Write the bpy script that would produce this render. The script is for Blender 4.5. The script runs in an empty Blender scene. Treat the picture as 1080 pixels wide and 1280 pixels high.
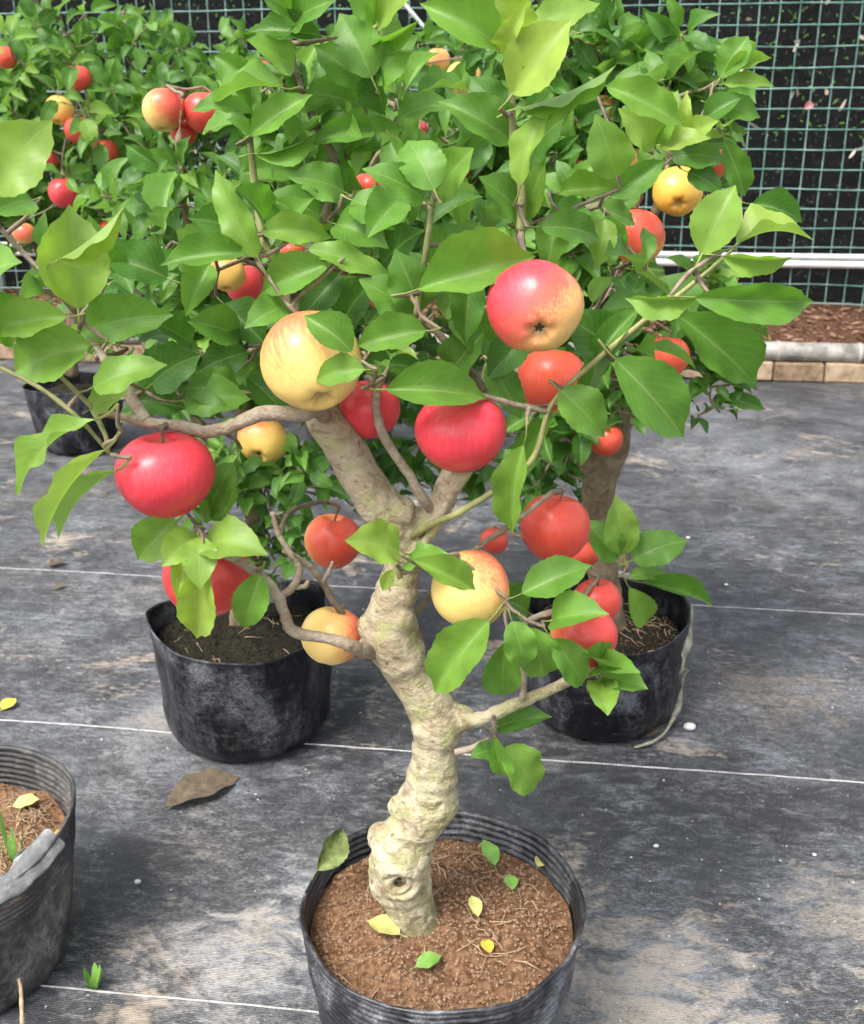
import bpy, bmesh, math, random
from mathutils import Vector, Matrix, noise
R = math.radians
random.seed(7)
scene = bpy.context.scene
col = scene.collection

# ------------------------------------------------------------------ camera, light
CAM_H, PITCH, FPX = 1.15, R(20.2), 1318.0
cd = bpy.data.cameras.new('camera')
cam = bpy.data.objects.new('camera', cd); col.objects.link(cam)
cam.location = (0, 0, CAM_H)
cam.rotation_euler = (math.pi / 2 - PITCH, 0, 0)
cd.sensor_fit = 'VERTICAL'; cd.sensor_height = 24.0; cd.lens = FPX / 1280 * 24.0
cd.clip_start = 0.02; cd.clip_end = 500
cd.dof.use_dof = True; cd.dof.focus_distance = 1.05; cd.dof.aperture_fstop = 9.0
scene.camera = cam

SUN_EL, SUN_AZ = R(56), R(222)      # azimuth from +Y, clockwise: from behind the viewer's left shoulder
sd = Vector((math.sin(SUN_AZ) * math.cos(SUN_EL), math.cos(SUN_AZ) * math.cos(SUN_EL), math.sin(SUN_EL)))
w = bpy.data.worlds.new('World'); scene.world = w; w.use_nodes = True
nt = w.node_tree
sky = nt.nodes.new('ShaderNodeTexSky'); sky.sky_type = 'NISHITA'; sky.sun_disc = False
sky.sun_elevation = SUN_EL; sky.sun_rotation = SUN_AZ
sky.air_density = 1.0; sky.dust_density = 3.0; sky.ozone_density = 0.6
hs = nt.nodes.new('ShaderNodeHueSaturation'); hs.inputs['Saturation'].default_value = 0.35
nt.links.new(sky.outputs[0], hs.inputs['Color'])
nt.links.new(hs.outputs[0], nt.nodes['Background'].inputs['Color'])
nt.nodes['Background'].inputs['Strength'].default_value = 0.135
sl = bpy.data.lights.new('sun', 'SUN'); sl.energy = 1.5; sl.angle = R(22); sl.color = (1, 0.96, 0.9)
so = bpy.data.objects.new('sun', sl); col.objects.link(so)
so.rotation_euler = sd.to_track_quat('Z', 'Y').to_euler(); so.location = (-3, -3, 6)
scene.view_settings.view_transform = 'Standard'; scene.view_settings.look = 'None'
scene.view_settings.exposure = 1.42; scene.view_settings.gamma = 1.0
scene.render.engine = 'CYCLES'
scene.cycles.max_bounces = 4; scene.cycles.diffuse_bounces = 3; scene.cycles.glossy_bounces = 1; scene.cycles.transmission_bounces = 3; scene.cycles.use_denoising = True
scene.cycles.use_adaptive_sampling = True; scene.cycles.adaptive_threshold = 0.04; scene.cycles.adaptive_min_samples = 16

# ------------------------------------------------------------------ pixel helpers (photo is 1080 x 1280)
CP, SP = math.cos(PITCH), math.sin(PITCH)
CAM = Vector((0, 0, CAM_H))
def ray(px, py):
    x = (px - 540) / FPX; v = (640 - py) / FPX
    return Vector((x, CP + v * SP, -SP + v * CP))
def P(px, py, Y):
    d = ray(px, py); return CAM + d * (Y / d.y)
def G(px, py, z=0.0):
    d = ray(px, py); return CAM + d * ((z - CAM_H) / d.z)
def depth(p):
    q = p - CAM; return q.y * CP - q.z * SP
def m_per_px(p): return depth(p) / FPX
YAW = R(7.3)
U = Vector((math.cos(YAW), -math.sin(YAW), 0)); W = Vector((math.sin(YAW), math.cos(YAW), 0))
def F(a, b, z=0.0): return U * a + W * b + Vector((0, 0, z))

# ------------------------------------------------------------------ node helpers
def new_mat(name):
    m = bpy.data.materials.new(name); m.use_nodes = True
    t = m.node_tree; return m, t, t.nodes, t.links, t.nodes['Principled BSDF']
def nd(n, typ, **kw):
    x = n.new(typ)
    for k, v in kw.items():
        if k in x.inputs: x.inputs[k].default_value = v
        else: setattr(x, k, v)
    return x
def ramp(n, l, src, stops):
    r = n.new('ShaderNodeValToRGB')
    e = r.color_ramp.elements
    while len(e) < len(stops): e.new(0.5)
    for i, (p, c) in enumerate(stops):
        e[i].position = p; e[i].color = (c, c, c, 1) if isinstance(c, (int, float)) else (*c, 1)
    l.new(src, r.inputs[0]); return r.outputs[0]
def mixc(n, l, fac, a, b, blend='MIX'):
    x = n.new('ShaderNodeMix'); x.data_type = 'RGBA'; x.blend_type = blend
    for s, v in ((0, fac), (6, a), (7, b)):
        if hasattr(v, 'links'): l.new(v, x.inputs[s])
        elif isinstance(v, tuple): x.inputs[s].default_value = (*v, 1)
        else: x.inputs[s].default_value = v
    return x.outputs[2]
def mth(n, l, op, a, b=0.0, c=0.0, clamp=False):
    x = n.new('ShaderNodeMath'); x.operation = op; x.use_clamp = clamp
    for i, v in enumerate((a, b, c)):
        if hasattr(v, 'links'): l.new(v, x.inputs[i])
        else: x.inputs[i].default_value = v
    return x.outputs[0]
def tex(n, l, vec, scale, detail=5, rough=0.55, typ='ShaderNodeTexNoise', dist=0.0):
    x = n.new(typ); x.inputs['Scale'].default_value = scale
    if 'Detail' in x.inputs: x.inputs['Detail'].default_value = detail; x.inputs['Roughness'].default_value = rough
    if 'Distortion' in x.inputs: x.inputs['Distortion'].default_value = dist
    l.new(vec, x.inputs['Vector']); return x
def mapping(n, l, src, scale=(1, 1, 1), rot=(0, 0, 0), loc=(0, 0, 0)):
    x = n.new('ShaderNodeMapping'); x.inputs['Scale'].default_value = scale
    x.inputs['Rotation'].default_value = rot; x.inputs['Location'].default_value = loc
    l.new(src, x.inputs[0]); return x.outputs[0]
def bump(n, l, h, bsdf, strength=0.3, dist=0.002):
    b = n.new('ShaderNodeBump'); b.inputs['Strength'].default_value = strength; b.inputs['Distance'].default_value = dist
    l.new(h, b.inputs['Height']); l.new(b.outputs[0], bsdf.inputs['Normal']); return b
def geo_pos(n): return n.new('ShaderNodeNewGeometry').outputs['Position']
MAT = {}

def leaf_material():
    m, t, n, l, b = new_mat('leaf'); MAT['leaf'] = m
    oi = n.new('ShaderNodeObjectInfo'); at = nd(n, 'ShaderNodeAttribute', attribute_name='tone')
    uv = n.new('ShaderNodeUVMap'); sp = n.new('ShaderNodeSeparateXYZ'); l.new(uv.outputs[0], sp.inputs[0])
    oc = n.new('ShaderNodeSeparateColor'); l.new(oi.outputs['Color'], oc.inputs[0])
    rnd = mth(n, l, 'MULTIPLY_ADD', oi.outputs['Random'], 0.30, -0.15)
    tone = mth(n, l, 'ADD', mth(n, l, 'ADD', oc.outputs[0], at.outputs['Fac']), mth(n, l, 'ADD', rnd, 0.12), clamp=True)
    basec = ramp(n, l, tone, [(0.0, (0.030, 0.094, 0.018)), (0.35, (0.064, 0.176, 0.026)), (0.65, (0.140, 0.300, 0.042)), (1.0, (0.30, 0.42, 0.070))])
    tc = n.new('ShaderNodeTexCoord')
    nz = tex(n, l, geo_pos(n), 38.0, 2)
    basec = mixc(n, l, 0.35, basec, mixc(n, l, 1.0, basec, ramp(n, l, nz.outputs[0], [(0.3, 0.55), (0.7, 1.45)]), 'MULTIPLY'))
    uu = mth(n, l, 'ABSOLUTE', mth(n, l, 'SUBTRACT', sp.outputs[0], 0.5))
    mid = mth(n, l, 'LESS_THAN', uu, 0.022)
    ph = mth(n, l, 'MULTIPLY', mth(n, l, 'SUBTRACT', sp.outputs[1], mth(n, l, 'MULTIPLY', mth(n, l, 'POWER', uu, 1.2), 0.9)), 27.0)
    sv = mth(n, l, 'POWER', mth(n, l, 'ABSOLUTE', mth(n, l, 'SINE', ph)), 14.0)
    vein = mth(n, l, 'MAXIMUM', mid, mth(n, l, 'MULTIPLY', sv, 0.30))
    pale = mixc(n, l, 0.55, basec, (0.30, 0.40, 0.12))
    colr = mixc(n, l, mth(n, l, 'MULTIPLY', vein, 0.7), basec, pale)
    # blemishes
    bl = tex(n, l, mapping(n, l, tc.outputs['Object'], (3, 3, 3)), 3.0, 1)
    orr = mth(n, l, 'ADD', bl.outputs[0], mth(n, l, 'MULTIPLY', oi.outputs['Random'], 0.06))
    colr = mixc(n, l, ramp(n, l, orr, [(0.80, 0.0), (0.84, 0.6)]), colr, (0.16, 0.11, 0.03))
    gm = n.new('ShaderNodeNewGeometry')
    under = mixc(n, l, 0.45, colr, (0.22, 0.34, 0.12))
    colr = mixc(n, l, gm.outputs['Backfacing'], colr, under)
    l.new(colr, b.inputs['Base Color']); b.inputs['Roughness'].default_value = 0.44
    b.inputs['Specular IOR Level'].default_value = 0.42
    hgt = mth(n, l, 'MULTIPLY', vein, -1.0)
    bump(n, l, hgt, b, 0.22, 0.001)
    tr = n.new('ShaderNodeBsdfTranslucent')
    tcol = mixc(n, l, 1.0, colr, (1.35, 1.5, 0.7), 'MULTIPLY'); l.new(tcol, tr.inputs[0])
    mx = n.new('ShaderNodeMixShader'); mx.inputs[0].default_value = 0.38
    l.new(b.outputs[0], mx.inputs[1]); l.new(tr.outputs[0], mx.inputs[2])
    l.new(mx.outputs[0], n['Material Output'].inputs[0])
leaf_material()

def simple(name, base, rough=0.6, var=0.3, scale=30.0, bumpd=0.0, spec=0.4, second=None):
    m, t, n, l, b = new_mat(name); MAT[name] = m
    nz = tex(n, l, geo_pos(n), scale, 6, 0.6)
    hi = second or tuple(min(1, c * (1 + var)) for c in base)
    lo = tuple(c * (1 - var) for c in base)
    oi = n.new('ShaderNodeObjectInfo')
    f = mth(n, l, 'ADD', nz.outputs[0], mth(n, l, 'MULTIPLY_ADD', oi.outputs['Random'], 0.2, -0.1))
    l.new(ramp(n, l, f, [(0.3, lo), (0.7, hi)]), b.inputs['Base Color'])
    b.inputs['Roughness'].default_value = rough; b.inputs['Specular IOR Level'].default_value = spec
    if bumpd: bump(n, l, nz.outputs[0], b, 0.6, bumpd)
    return m
simple('petiole', (0.22, 0.27, 0.07), 0.5, 0.3)
simple('shoot', (0.22, 0.22, 0.085), 0.55, 0.4, 60, 0.001)
simple('twig', (0.20, 0.155, 0.105), 0.75, 0.45, 90, 0.002)
simple('calyx', (0.07, 0.05, 0.025), 0.8, 0.4)
simple('soil', (0.18, 0.092, 0.048), 0.95, 0.5, 120, 0.005, 0.1, (0.32, 0.185, 0.105))
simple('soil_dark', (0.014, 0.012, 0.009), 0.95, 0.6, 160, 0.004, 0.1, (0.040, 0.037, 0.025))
simple('crumb', (0.16, 0.085, 0.05), 0.95, 0.6, 400, 0, 0.1, (0.34, 0.22, 0.14))
simple('straw', (0.42, 0.30, 0.18), 0.8, 0.4, 80)
simple('yellow_leaf', (0.62, 0.42, 0.05), 0.55, 0.25, 60, 0.001)
simple('pale_leaf', (0.45, 0.44, 0.14), 0.6, 0.3, 60, 0.001)
simple('brown_leaf', (0.11, 0.085, 0.055), 0.8, 0.4, 70, 0.001)
simple('mulch', (0.17, 0.06, 0.035), 0.9, 0.6, 40, 0, 0.2, (0.34, 0.20, 0.12))
simple('bed_soil', (0.10, 0.045, 0.028), 0.95, 0.6, 60, 0.01, 0.1, (0.22, 0.12, 0.075))
simple('brick', (0.27, 0.18, 0.11), 0.9, 0.45, 18, 0.004, 0.2, (0.42, 0.31, 0.205))
simple('bamboo', (0.25, 0.24, 0.21), 0.65, 0.45, 11, 0.003, 0.3, (0.46, 0.44, 0.39))
simple('bamboo_ring', (0.36, 0.33, 0.28), 0.7, 0.3)
simple('white_pipe', (0.58, 0.59, 0.58), 0.4, 0.2, 9)
simple('wire', (0.10, 0.28, 0.23), 0.4, 0.35, 12, 0, 0.5, (0.28, 0.44, 0.39))
simple('steel', (0.42, 0.44, 0.43), 0.5, 0.2)
simple('thread', (0.34, 0.34, 0.33), 0.85, 0.3, 55, 0, 0.3, (0.58, 0.57, 0.55))
simple('grit', (0.42, 0.39, 0.35), 0.9, 0.7, 500, 0, 0.2, (0.75, 0.73, 0.68))
simple('pebble', (0.68, 0.66, 0.62), 0.8, 0.2, 100)
simple('dry_husk', (0.55, 0.49, 0.38), 0.8, 0.35, 80)
simple('grass', (0.17, 0.33, 0.06), 0.5, 0.3, 50)
simple('ragged', (0.10, 0.17, 0.04), 0.6, 0.6, 60, .001, .3, (0.26, 0.32, 0.09))
simple('pink', (0.66, 0.22, 0.26), 0.6, 0.2)
simple('dirt', (0.16, 0.12, 0.085), 0.95, 0.4, 8, 0.01)
simple('fold_dirt', (0.20, 0.18, 0.13), 0.8, 0.5, 60, 0.002, 0.3, (0.36, 0.34, 0.27))

def bark_material(name, stops, green):
    m, t, n, l, b = new_mat(name); MAT[name] = m
    p = geo_pos(n)
    a = tex(n, l, p, 28, 5, 0.65, dist=0.6); c = tex(n, l, p, 120, 5, 0.7)
    f = mth(n, l, 'ADD', mth(n, l, 'MULTIPLY', a.outputs[0], 0.7), mth(n, l, 'MULTIPLY', c.outputs[0], 0.3))
    base = ramp(n, l, f, stops)
    sp = n.new('ShaderNodeSeparateXYZ'); l.new(p, sp.inputs[0])
    lich = tex(n, l, p, 34, 4, 0.6)
    lo = mth(n, l, 'MULTIPLY', ramp(n, l, lich.outputs[0], [(0.50, 0.0), (0.60, 1.0)]), green)
    if green > .3:   # younger wood higher up is browner
        hi = ramp(n, l, mth(n, l, 'ADD', sp.outputs[2], mth(n, l, 'MULTIPLY', a.outputs[0], 0.25)), [(0.62, 0.0), (0.95, 0.62)])
        base = mixc(n, l, hi, base, mixc(n, l, c.outputs[0], (0.20, 0.14, 0.095), (0.50, 0.40, 0.30)))
    base = mixc(n, l, lo, base, (0.36, 0.36, 0.16))
    br = tex(n, l, mapping(n, l, p, (1, 1, 2.2)), 24, 7, 0.72, dist=1.6)
    base = mixc(n, l, ramp(n, l, br.outputs[0], [(0.52, 0.0), (0.60, 0.65), (0.75, 0.85)]), base, (0.23, 0.16, 0.095))
    if green > .3:   # damp, mossy foot and dark scars
        ms = ramp(n, l, mth(n, l, 'ADD', sp.outputs[2], mth(n, l, 'MULTIPLY_ADD', c.outputs[0], 0.10, mth(n, l, 'MULTIPLY', a.outputs[0], 0.10))), [(0.325, 0.8), (0.375, 0.0)])
        base = mixc(n, l, ms, base, (0.13, 0.125, 0.055))
        dk = tex(n, l, mapping(n, l, p, (1, 1, 1.7)), 41, 6, 0.75, dist=2.2)
        base = mixc(n, l, ramp(n, l, dk.outputs[0], [(0.60, 0.0), (0.66, 0.85)]), base, (0.105, 0.072, 0.042))
    sc = tex(n, l, p, 75, 2, 0.5)
    base = mixc(n, l, ramp(n, l, sc.outputs[0], [(0.27, 0.8), (0.35, 0.0)]), base, (0.13, 0.09, 0.055))
    l.new(base, b.inputs['Base Color']); b.inputs['Roughness'].default_value = 0.85
    b.inputs['Specular IOR Level'].default_value = 0.2
    h = mth(n, l, 'ADD', f, mth(n, l, 'MULTIPLY', tex(n, l, p, 260, 4, 0.6).outputs[0], 0.35))
    crk = tex(n, l, mapping(n, l, p, (1, 1, 1.8)), 46, 3, 0.6, 'ShaderNodeTexVoronoi'); crk.feature = 'DISTANCE_TO_EDGE'
    h = mth(n, l, 'ADD', h, ramp(n, l, crk.outputs['Distance'], [(0.0, 0.0), (0.06, 0.10)]))
    bump(n, l, h, b, 0.75, 0.0065)
bark_material('bark_pale', [(0.30, (0.22, 0.18, 0.11)), (0.44, (0.40, 0.34, 0.22)), (0.58, (0.53, 0.48, 0.33)), (0.8, (0.66, 0.61, 0.46))], 0.75)
bark_material('bark_brown', [(0.30, (0.15, 0.115, 0.08)), (0.5, (0.33, 0.265, 0.20)), (0.75, (0.55, 0.48, 0.39))], 0.15)
bark_material('bark_dark', [(0.30, (0.06, 0.045, 0.03)), (0.5, (0.17, 0.125, 0.08)), (0.75, (0.34, 0.27, 0.18))], 0.2)

def apple_material():
    m, t, n, l, b = new_mat('apple_skin'); MAT['apple'] = m
    tc = n.new('ShaderNodeTexCoord'); o = tc.outputs['Object']
    oi = n.new('ShaderNodeObjectInfo'); oc = n.new('ShaderNodeSeparateColor'); l.new(oi.outputs['Color'], oc.inputs[0])
    cmb = n.new('ShaderNodeVectorMath'); cmb.operation = 'ADD'
    off = n.new('ShaderNodeVectorMath'); off.operation = 'SCALE'; off.inputs[0].default_value = (7, 3, 5); l.new(oi.outputs['Random'], off.inputs['Scale'])
    l.new(o, cmb.inputs[0]); l.new(off.outputs[0], cmb.inputs[1])
    sp = n.new('ShaderNodeSeparateXYZ'); l.new(o, sp.inputs[0])
    streak = tex(n, l, mapping(n, l, cmb.outputs[0], (1, 1, 0.07)), 17, 4, 0.65)
    blot = tex(n, l, cmb.outputs[0], 1.9, 4, 0.6)
    d = mth(n, l, 'MULTIPLY', sp.outputs[0], 0.85)
    d = mth(n, l, 'ADD', d, mth(n, l, 'MULTIPLY', sp.outputs[2], 0.42))
    d = mth(n, l, 'ADD', d, mth(n, l, 'MULTIPLY_ADD', streak.outputs[0], 1.15, -0.575))
    d = mth(n, l, 'ADD', d, mth(n, l, 'MULTIPLY_ADD', blot.outputs[0], 0.6, -0.3))
    d = mth(n, l, 'ADD', d, mth(n, l, 'MULTIPLY_ADD', oc.outputs[0], 2.8, -1.4))
    red = ramp(n, l, mth(n, l, 'MULTIPLY_ADD', d, 0.5, 0.5), [(0.18, 0.0), (0.42, 0.34), (0.62, 0.82), (0.88, 1.0)])
    yel = mixc(n, l, oc.outputs[1], (0.86, 0.63, 0.21), (0.84, 0.46, 0.07))
    rc = mixc(n, l, oc.outputs[2], (0.70, 0.040, 0.065), (0.64, 0.085, 0.035))
    rc = mixc(n, l, mth(n, l, 'MULTIPLY', ramp(n, l, streak.outputs[0], [(0.45, 0.0), (0.75, 1.0)]), 0.35), rc, (0.78, 0.17, 0.13))
    c = mixc(n, l, red, yel, rc)
    vo = tex(n, l, cmb.outputs[0], 13.0, typ='ShaderNodeTexVoronoi')
    c = mixc(n, l, ramp(n, l, vo.outputs['Distance'], [(0.06, 0.60), (0.13, 0.0)]), c, (0.84, 0.62, 0.36))
    # russet inside the stalk cavity and at the eye
    rr = mth(n, l, 'SQRT', mth(n, l, 'ADD', mth(n, l, 'POWER', sp.outputs[0], 2.0), mth(n, l, 'POWER', sp.outputs[1], 2.0)))
    rus = ramp(n, l, mth(n, l, 'ADD', rr, mth(n, l, 'MULTIPLY_ADD', blot.outputs[0], 0.2, -0.1)), [(0.10, 0.75), (0.26, 0.0)])
    c = mixc(n, l, rus, c, (0.38, 0.27, 0.10))
    l.new(c, b.inputs['Base Color'])
    b.inputs['Roughness'].default_value = 0.33; b.inputs['Specular IOR Level'].default_value = 0.45
    b.inputs['Subsurface Weight'].default_value = 0.0; b.inputs['Subsurface Radius'].default_value = (0.6, 0.3, 0.1); b.inputs['Subsurface Scale'].default_value = 0.004
    bump(n, l, mth(n, l, 'ADD', blot.outputs[0], mth(n, l, 'MULTIPLY', streak.outputs[0], 0.2)), b, 0.15, 0.004)
apple_material()

def plastic_material(name, base, dust, amount, rough, spec=0.5):
    m, t, n, l, b = new_mat(name); MAT[name] = m
    p = geo_pos(n)
    a = tex(n, l, mapping(n, l, p, (1, 1, 0.6)), 11, 7, 0.62, dist=0.4); c = tex(n, l, p, 85, 5, 0.65)
    scr = tex(n, l, mapping(n, l, p, (1, 1, 14)), 26, 3, 0.6)
    f = mth(n, l, 'ADD', mth(n, l, 'MULTIPLY', a.outputs[0], 0.62), mth(n, l, 'ADD', mth(n, l, 'MULTIPLY', c.outputs[0], 0.25), mth(n, l, 'MULTIPLY', scr.outputs[0], 0.13)))
    sk = tex(n, l, p, 330, 3, 0.7)
    sct = tex(n, l, mapping(n, l, p, (1, 1, 9), (0.5, 0.3, 0)), 60, 2, 0.5)
    k = ramp(n, l, f, [(0.47, 0.0), (0.54, amount * 0.25), (0.60, amount * .7), (0.70, amount)])
    k = mth(n, l, 'MULTIPLY', k, ramp(n, l, sk.outputs[0], [(0.35, 0.25), (0.6, 1.0)]))
    k = mth(n, l, 'MAXIMUM', k, ramp(n, l, sct.outputs[0], [(0.69, 0.0), (0.73, amount * .6)]))
    l.new(mixc(n, l, k, base, dust), b.inputs['Base Color'])
    l.new(mth(n, l, 'MULTIPLY_ADD', k, 0.5, rough, clamp=True), b.inputs['Roughness'])
    b.inputs['Specular IOR Level'].default_value = spec
    bump(n, l, mth(n, l, 'ADD', a.outputs[0], mth(n, l, 'MULTIPLY', c.outputs[0], 0.25)), b, 0.5, 0.01)
plastic_material('pot_plastic', (0.014, 0.014, 0.017), (0.34, 0.35, 0.37), 0.9, 0.30, 0.5)
plastic_material('pot_clean', (0.006, 0.006, 0.008), (0.28, 0.29, 0.32), 0.7, 0.33, 0.32)
plastic_material('pot_dusty', (0.035, 0.034, 0.034), (0.38, 0.36, 0.33), 0.9, 0.45, 0.4)
plastic_material('pot_white_dust', (0.15, 0.15, 0.15), (0.70, 0.70, 0.70), 1.0, 0.5)

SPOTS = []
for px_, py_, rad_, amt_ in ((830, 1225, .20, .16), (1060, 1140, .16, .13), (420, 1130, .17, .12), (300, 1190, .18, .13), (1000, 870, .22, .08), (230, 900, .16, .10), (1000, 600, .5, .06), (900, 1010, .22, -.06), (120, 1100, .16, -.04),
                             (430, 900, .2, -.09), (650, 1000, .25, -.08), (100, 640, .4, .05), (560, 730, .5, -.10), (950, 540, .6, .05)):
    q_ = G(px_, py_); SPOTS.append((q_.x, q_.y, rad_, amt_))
def mat_material():
    m, t, n, l, b = new_mat('weed_mat'); MAT['weed_mat'] = m
    p = mapping(n, l, geo_pos(n), rot=(0, 0, YAW))
    big = tex(n, l, p, 1.5, 3, 0.62, dist=0.3); med = tex(n, l, p, 7.0, 4, 0.68, dist=0.5)
    streak = tex(n, l, mapping(n, l, p, (1.0, 9, 1)), 9, 3, 0.62)
    fine = tex(n, l, mapping(n, l, p, (0.7, 2.2, 1)), 190, 2, 0.75)
    speck = tex(n, l, p, 420, 2, 0.6)
    wv = n.new('ShaderNodeTexWave'); wv.wave_type = 'BANDS'; wv.bands_direction = 'Y'; wv.inputs['Scale'].default_value = 105; wv.inputs['Distortion'].default_value = 1.5
    wv.inputs['Detail'].default_value = 2; l.new(p, wv.inputs['Vector'])
    wx = n.new('ShaderNodeTexWave'); wx.wave_type = 'BANDS'; wx.bands_direction = 'X'; wx.inputs['Scale'].default_value = 150; wx.inputs['Distortion'].default_value = 2.0
    l.new(p, wx.inputs['Vector'])
    f = mth(n, l, 'MULTIPLY', big.outputs[0], 0.36)
    f = mth(n, l, 'MULTIPLY_ADD', med.outputs[0], 0.32, f)
    f = mth(n, l, 'MULTIPLY_ADD', streak.outputs[0], 0.16, f)
    f = mth(n, l, 'MULTIPLY_ADD', mth(n, l, 'SUBTRACT', fine.outputs[0], 0.28), 0.50, f)
    f = mth(n, l, 'MULTIPLY_ADD', wv.outputs['Fac'], 0.035, f)
    grain = tex(n, l, mapping(n, l, p, (0.8, 1.6, 1)), 55, 3, 0.75)
    f = mth(n, l, 'MULTIPLY_ADD', mth(n, l, 'SUBTRACT', grain.outputs[0], 0.5), 0.42, f)
    blotch = tex(n, l, mapping(n, l, p, (0.75, 1.3, 1)), 17, 4, 0.7, dist=0.7)
    f = mth(n, l, 'MULTIPLY_ADD', mth(n, l, 'SUBTRACT', blotch.outputs[0], 0.5), 0.34, f)
    pos = geo_pos(n)
    for (x_, y_, rad, amt) in SPOTS:      # dust patches, plus painted shade of pots and canopy (dark ones), ragged outlines
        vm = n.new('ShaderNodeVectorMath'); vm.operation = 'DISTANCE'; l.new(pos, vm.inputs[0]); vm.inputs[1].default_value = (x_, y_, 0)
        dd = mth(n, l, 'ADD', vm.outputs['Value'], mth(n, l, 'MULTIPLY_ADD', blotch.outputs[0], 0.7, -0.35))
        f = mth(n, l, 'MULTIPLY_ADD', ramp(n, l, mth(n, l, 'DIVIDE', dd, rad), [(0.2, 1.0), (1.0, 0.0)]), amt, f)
    k = ramp(n, l, f, [(0.41, 0.0), (0.50, 0.08), (0.58, 0.32), (0.72, 1.0)])
    tint = tex(n, l, p, 2.6, 2, 0.6)
    dust = mixc(n, l, ramp(n, l, tint.outputs[0], [(0.48, 0.0), (0.68, 1.0)]), (0.225, 0.235, 0.25), (0.28, 0.26, 0.235))
    weave = mixc(n, l, mth(n, l, 'MULTIPLY', wv.outputs['Fac'], wx.outputs['Fac']), (0.020, 0.021, 0.025), (0.060, 0.062, 0.070))
    c = mixc(n, l, k, weave, dust)
    c = mixc(n, l, ramp(n, l, speck.outputs[0], [(0.66, 0.0), (0.72, 0.7)]), c, (0.5, 0.5, 0.5))
    sand = tex(n, l, p, 3.1, 4, 0.7, dist=0.6)
    c = mixc(n, l, ramp(n, l, mth(n, l, 'MULTIPLY_ADD', grain.outputs[0], 0.3, sand.outputs[0]), [(0.74, 0.0), (0.86, 0.8)]), c, (0.46, 0.38, 0.29))
    for (px_, py_, rad, amt, sc_) in ((815, 1235, .17, .85, (0.44, 0.37, 0.28)), (1062, 1135, .09, .6, (0.42, 0.35, 0.27)), (700, 1190, .05, .7, (0.42, 0.36, 0.27)), (300, 1195, .12, .6, (0.50, 0.48, 0.46)), (430, 1120, .10, .6, (0.50, 0.48, 0.46)), (330, 1165, .07, .6, (0.44, 0.37, 0.28)), (980, 865, .12, .55, (0.34, 0.27, 0.20)), (220, 905, .09, .6, (0.40, 0.34, 0.26))):
        sgr = ramp(n, l, mth(n, l, 'MULTIPLY_ADD', fine.outputs[0], 0.6, mth(n, l, 'MULTIPLY', grain.outputs[0], 0.4)), [(0.36, amt * .12), (0.52, amt * .6), (0.66, amt)])
        q_ = G(px_, py_); vm = n.new('ShaderNodeVectorMath'); vm.operation = 'DISTANCE'; l.new(pos, vm.inputs[0]); vm.inputs[1].default_value = (q_.x, q_.y, 0)
        dd = mth(n, l, 'ADD', vm.outputs['Value'], mth(n, l, 'MULTIPLY_ADD', blotch.outputs[0], rad * 5, -rad * 2.5))
        dd = mth(n, l, 'ADD', dd, mth(n, l, 'MULTIPLY_ADD', grain.outputs[0], rad * 2.4, -rad * 1.2))
        c = mixc(n, l, mth(n, l, 'MULTIPLY', ramp(n, l, mth(n, l, 'DIVIDE', dd, rad), [(0.45, 1.0), (1.0, 0.0)]), sgr), c, sc_)
    l.new(c, b.inputs['Base Color'])
    l.new(mth(n, l, 'MULTIPLY_ADD', k, 0.35, 0.42, clamp=True), b.inputs['Roughness']); b.inputs['Specular IOR Level'].default_value = 0.5
    h = mth(n, l, 'ADD', mth(n, l, 'MULTIPLY', wv.outputs['Fac'], 0.5), mth(n, l, 'ADD', fine.outputs[0], mth(n, l, 'MULTIPLY', wx.outputs['Fac'], 0.3)))
    bump(n, l, h, b, 0.55, 0.003)
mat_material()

def net_material():
    m, t, n, l, b = new_mat('shade_net'); MAT['net'] = m
    p = geo_pos(n)
    f = tex(n, l, p, 46, 3, 0.7); v = tex(n, l, mapping(n, l, p, (1, 1, 5)), 9, 4, 0.6)
    c = ramp(n, l, v.outputs[0], [(0.3, (0.003, 0.0035, 0.0035)), (0.7, (0.011, 0.012, 0.0115))])
    c = mixc(n, l, ramp(n, l, f.outputs[0], [(0.62, 0.0), (0.70, 0.8)]), c, (0.13, 0.17, 0.13))
    l.new(c, b.inputs['Base Color']); b.inputs['Roughness'].default_value = 0.85; b.inputs['Specular IOR Level'].default_value = 0.15
    bump(n, l, f.outputs[0], b, 0.5, 0.01)
net_material()

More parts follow.
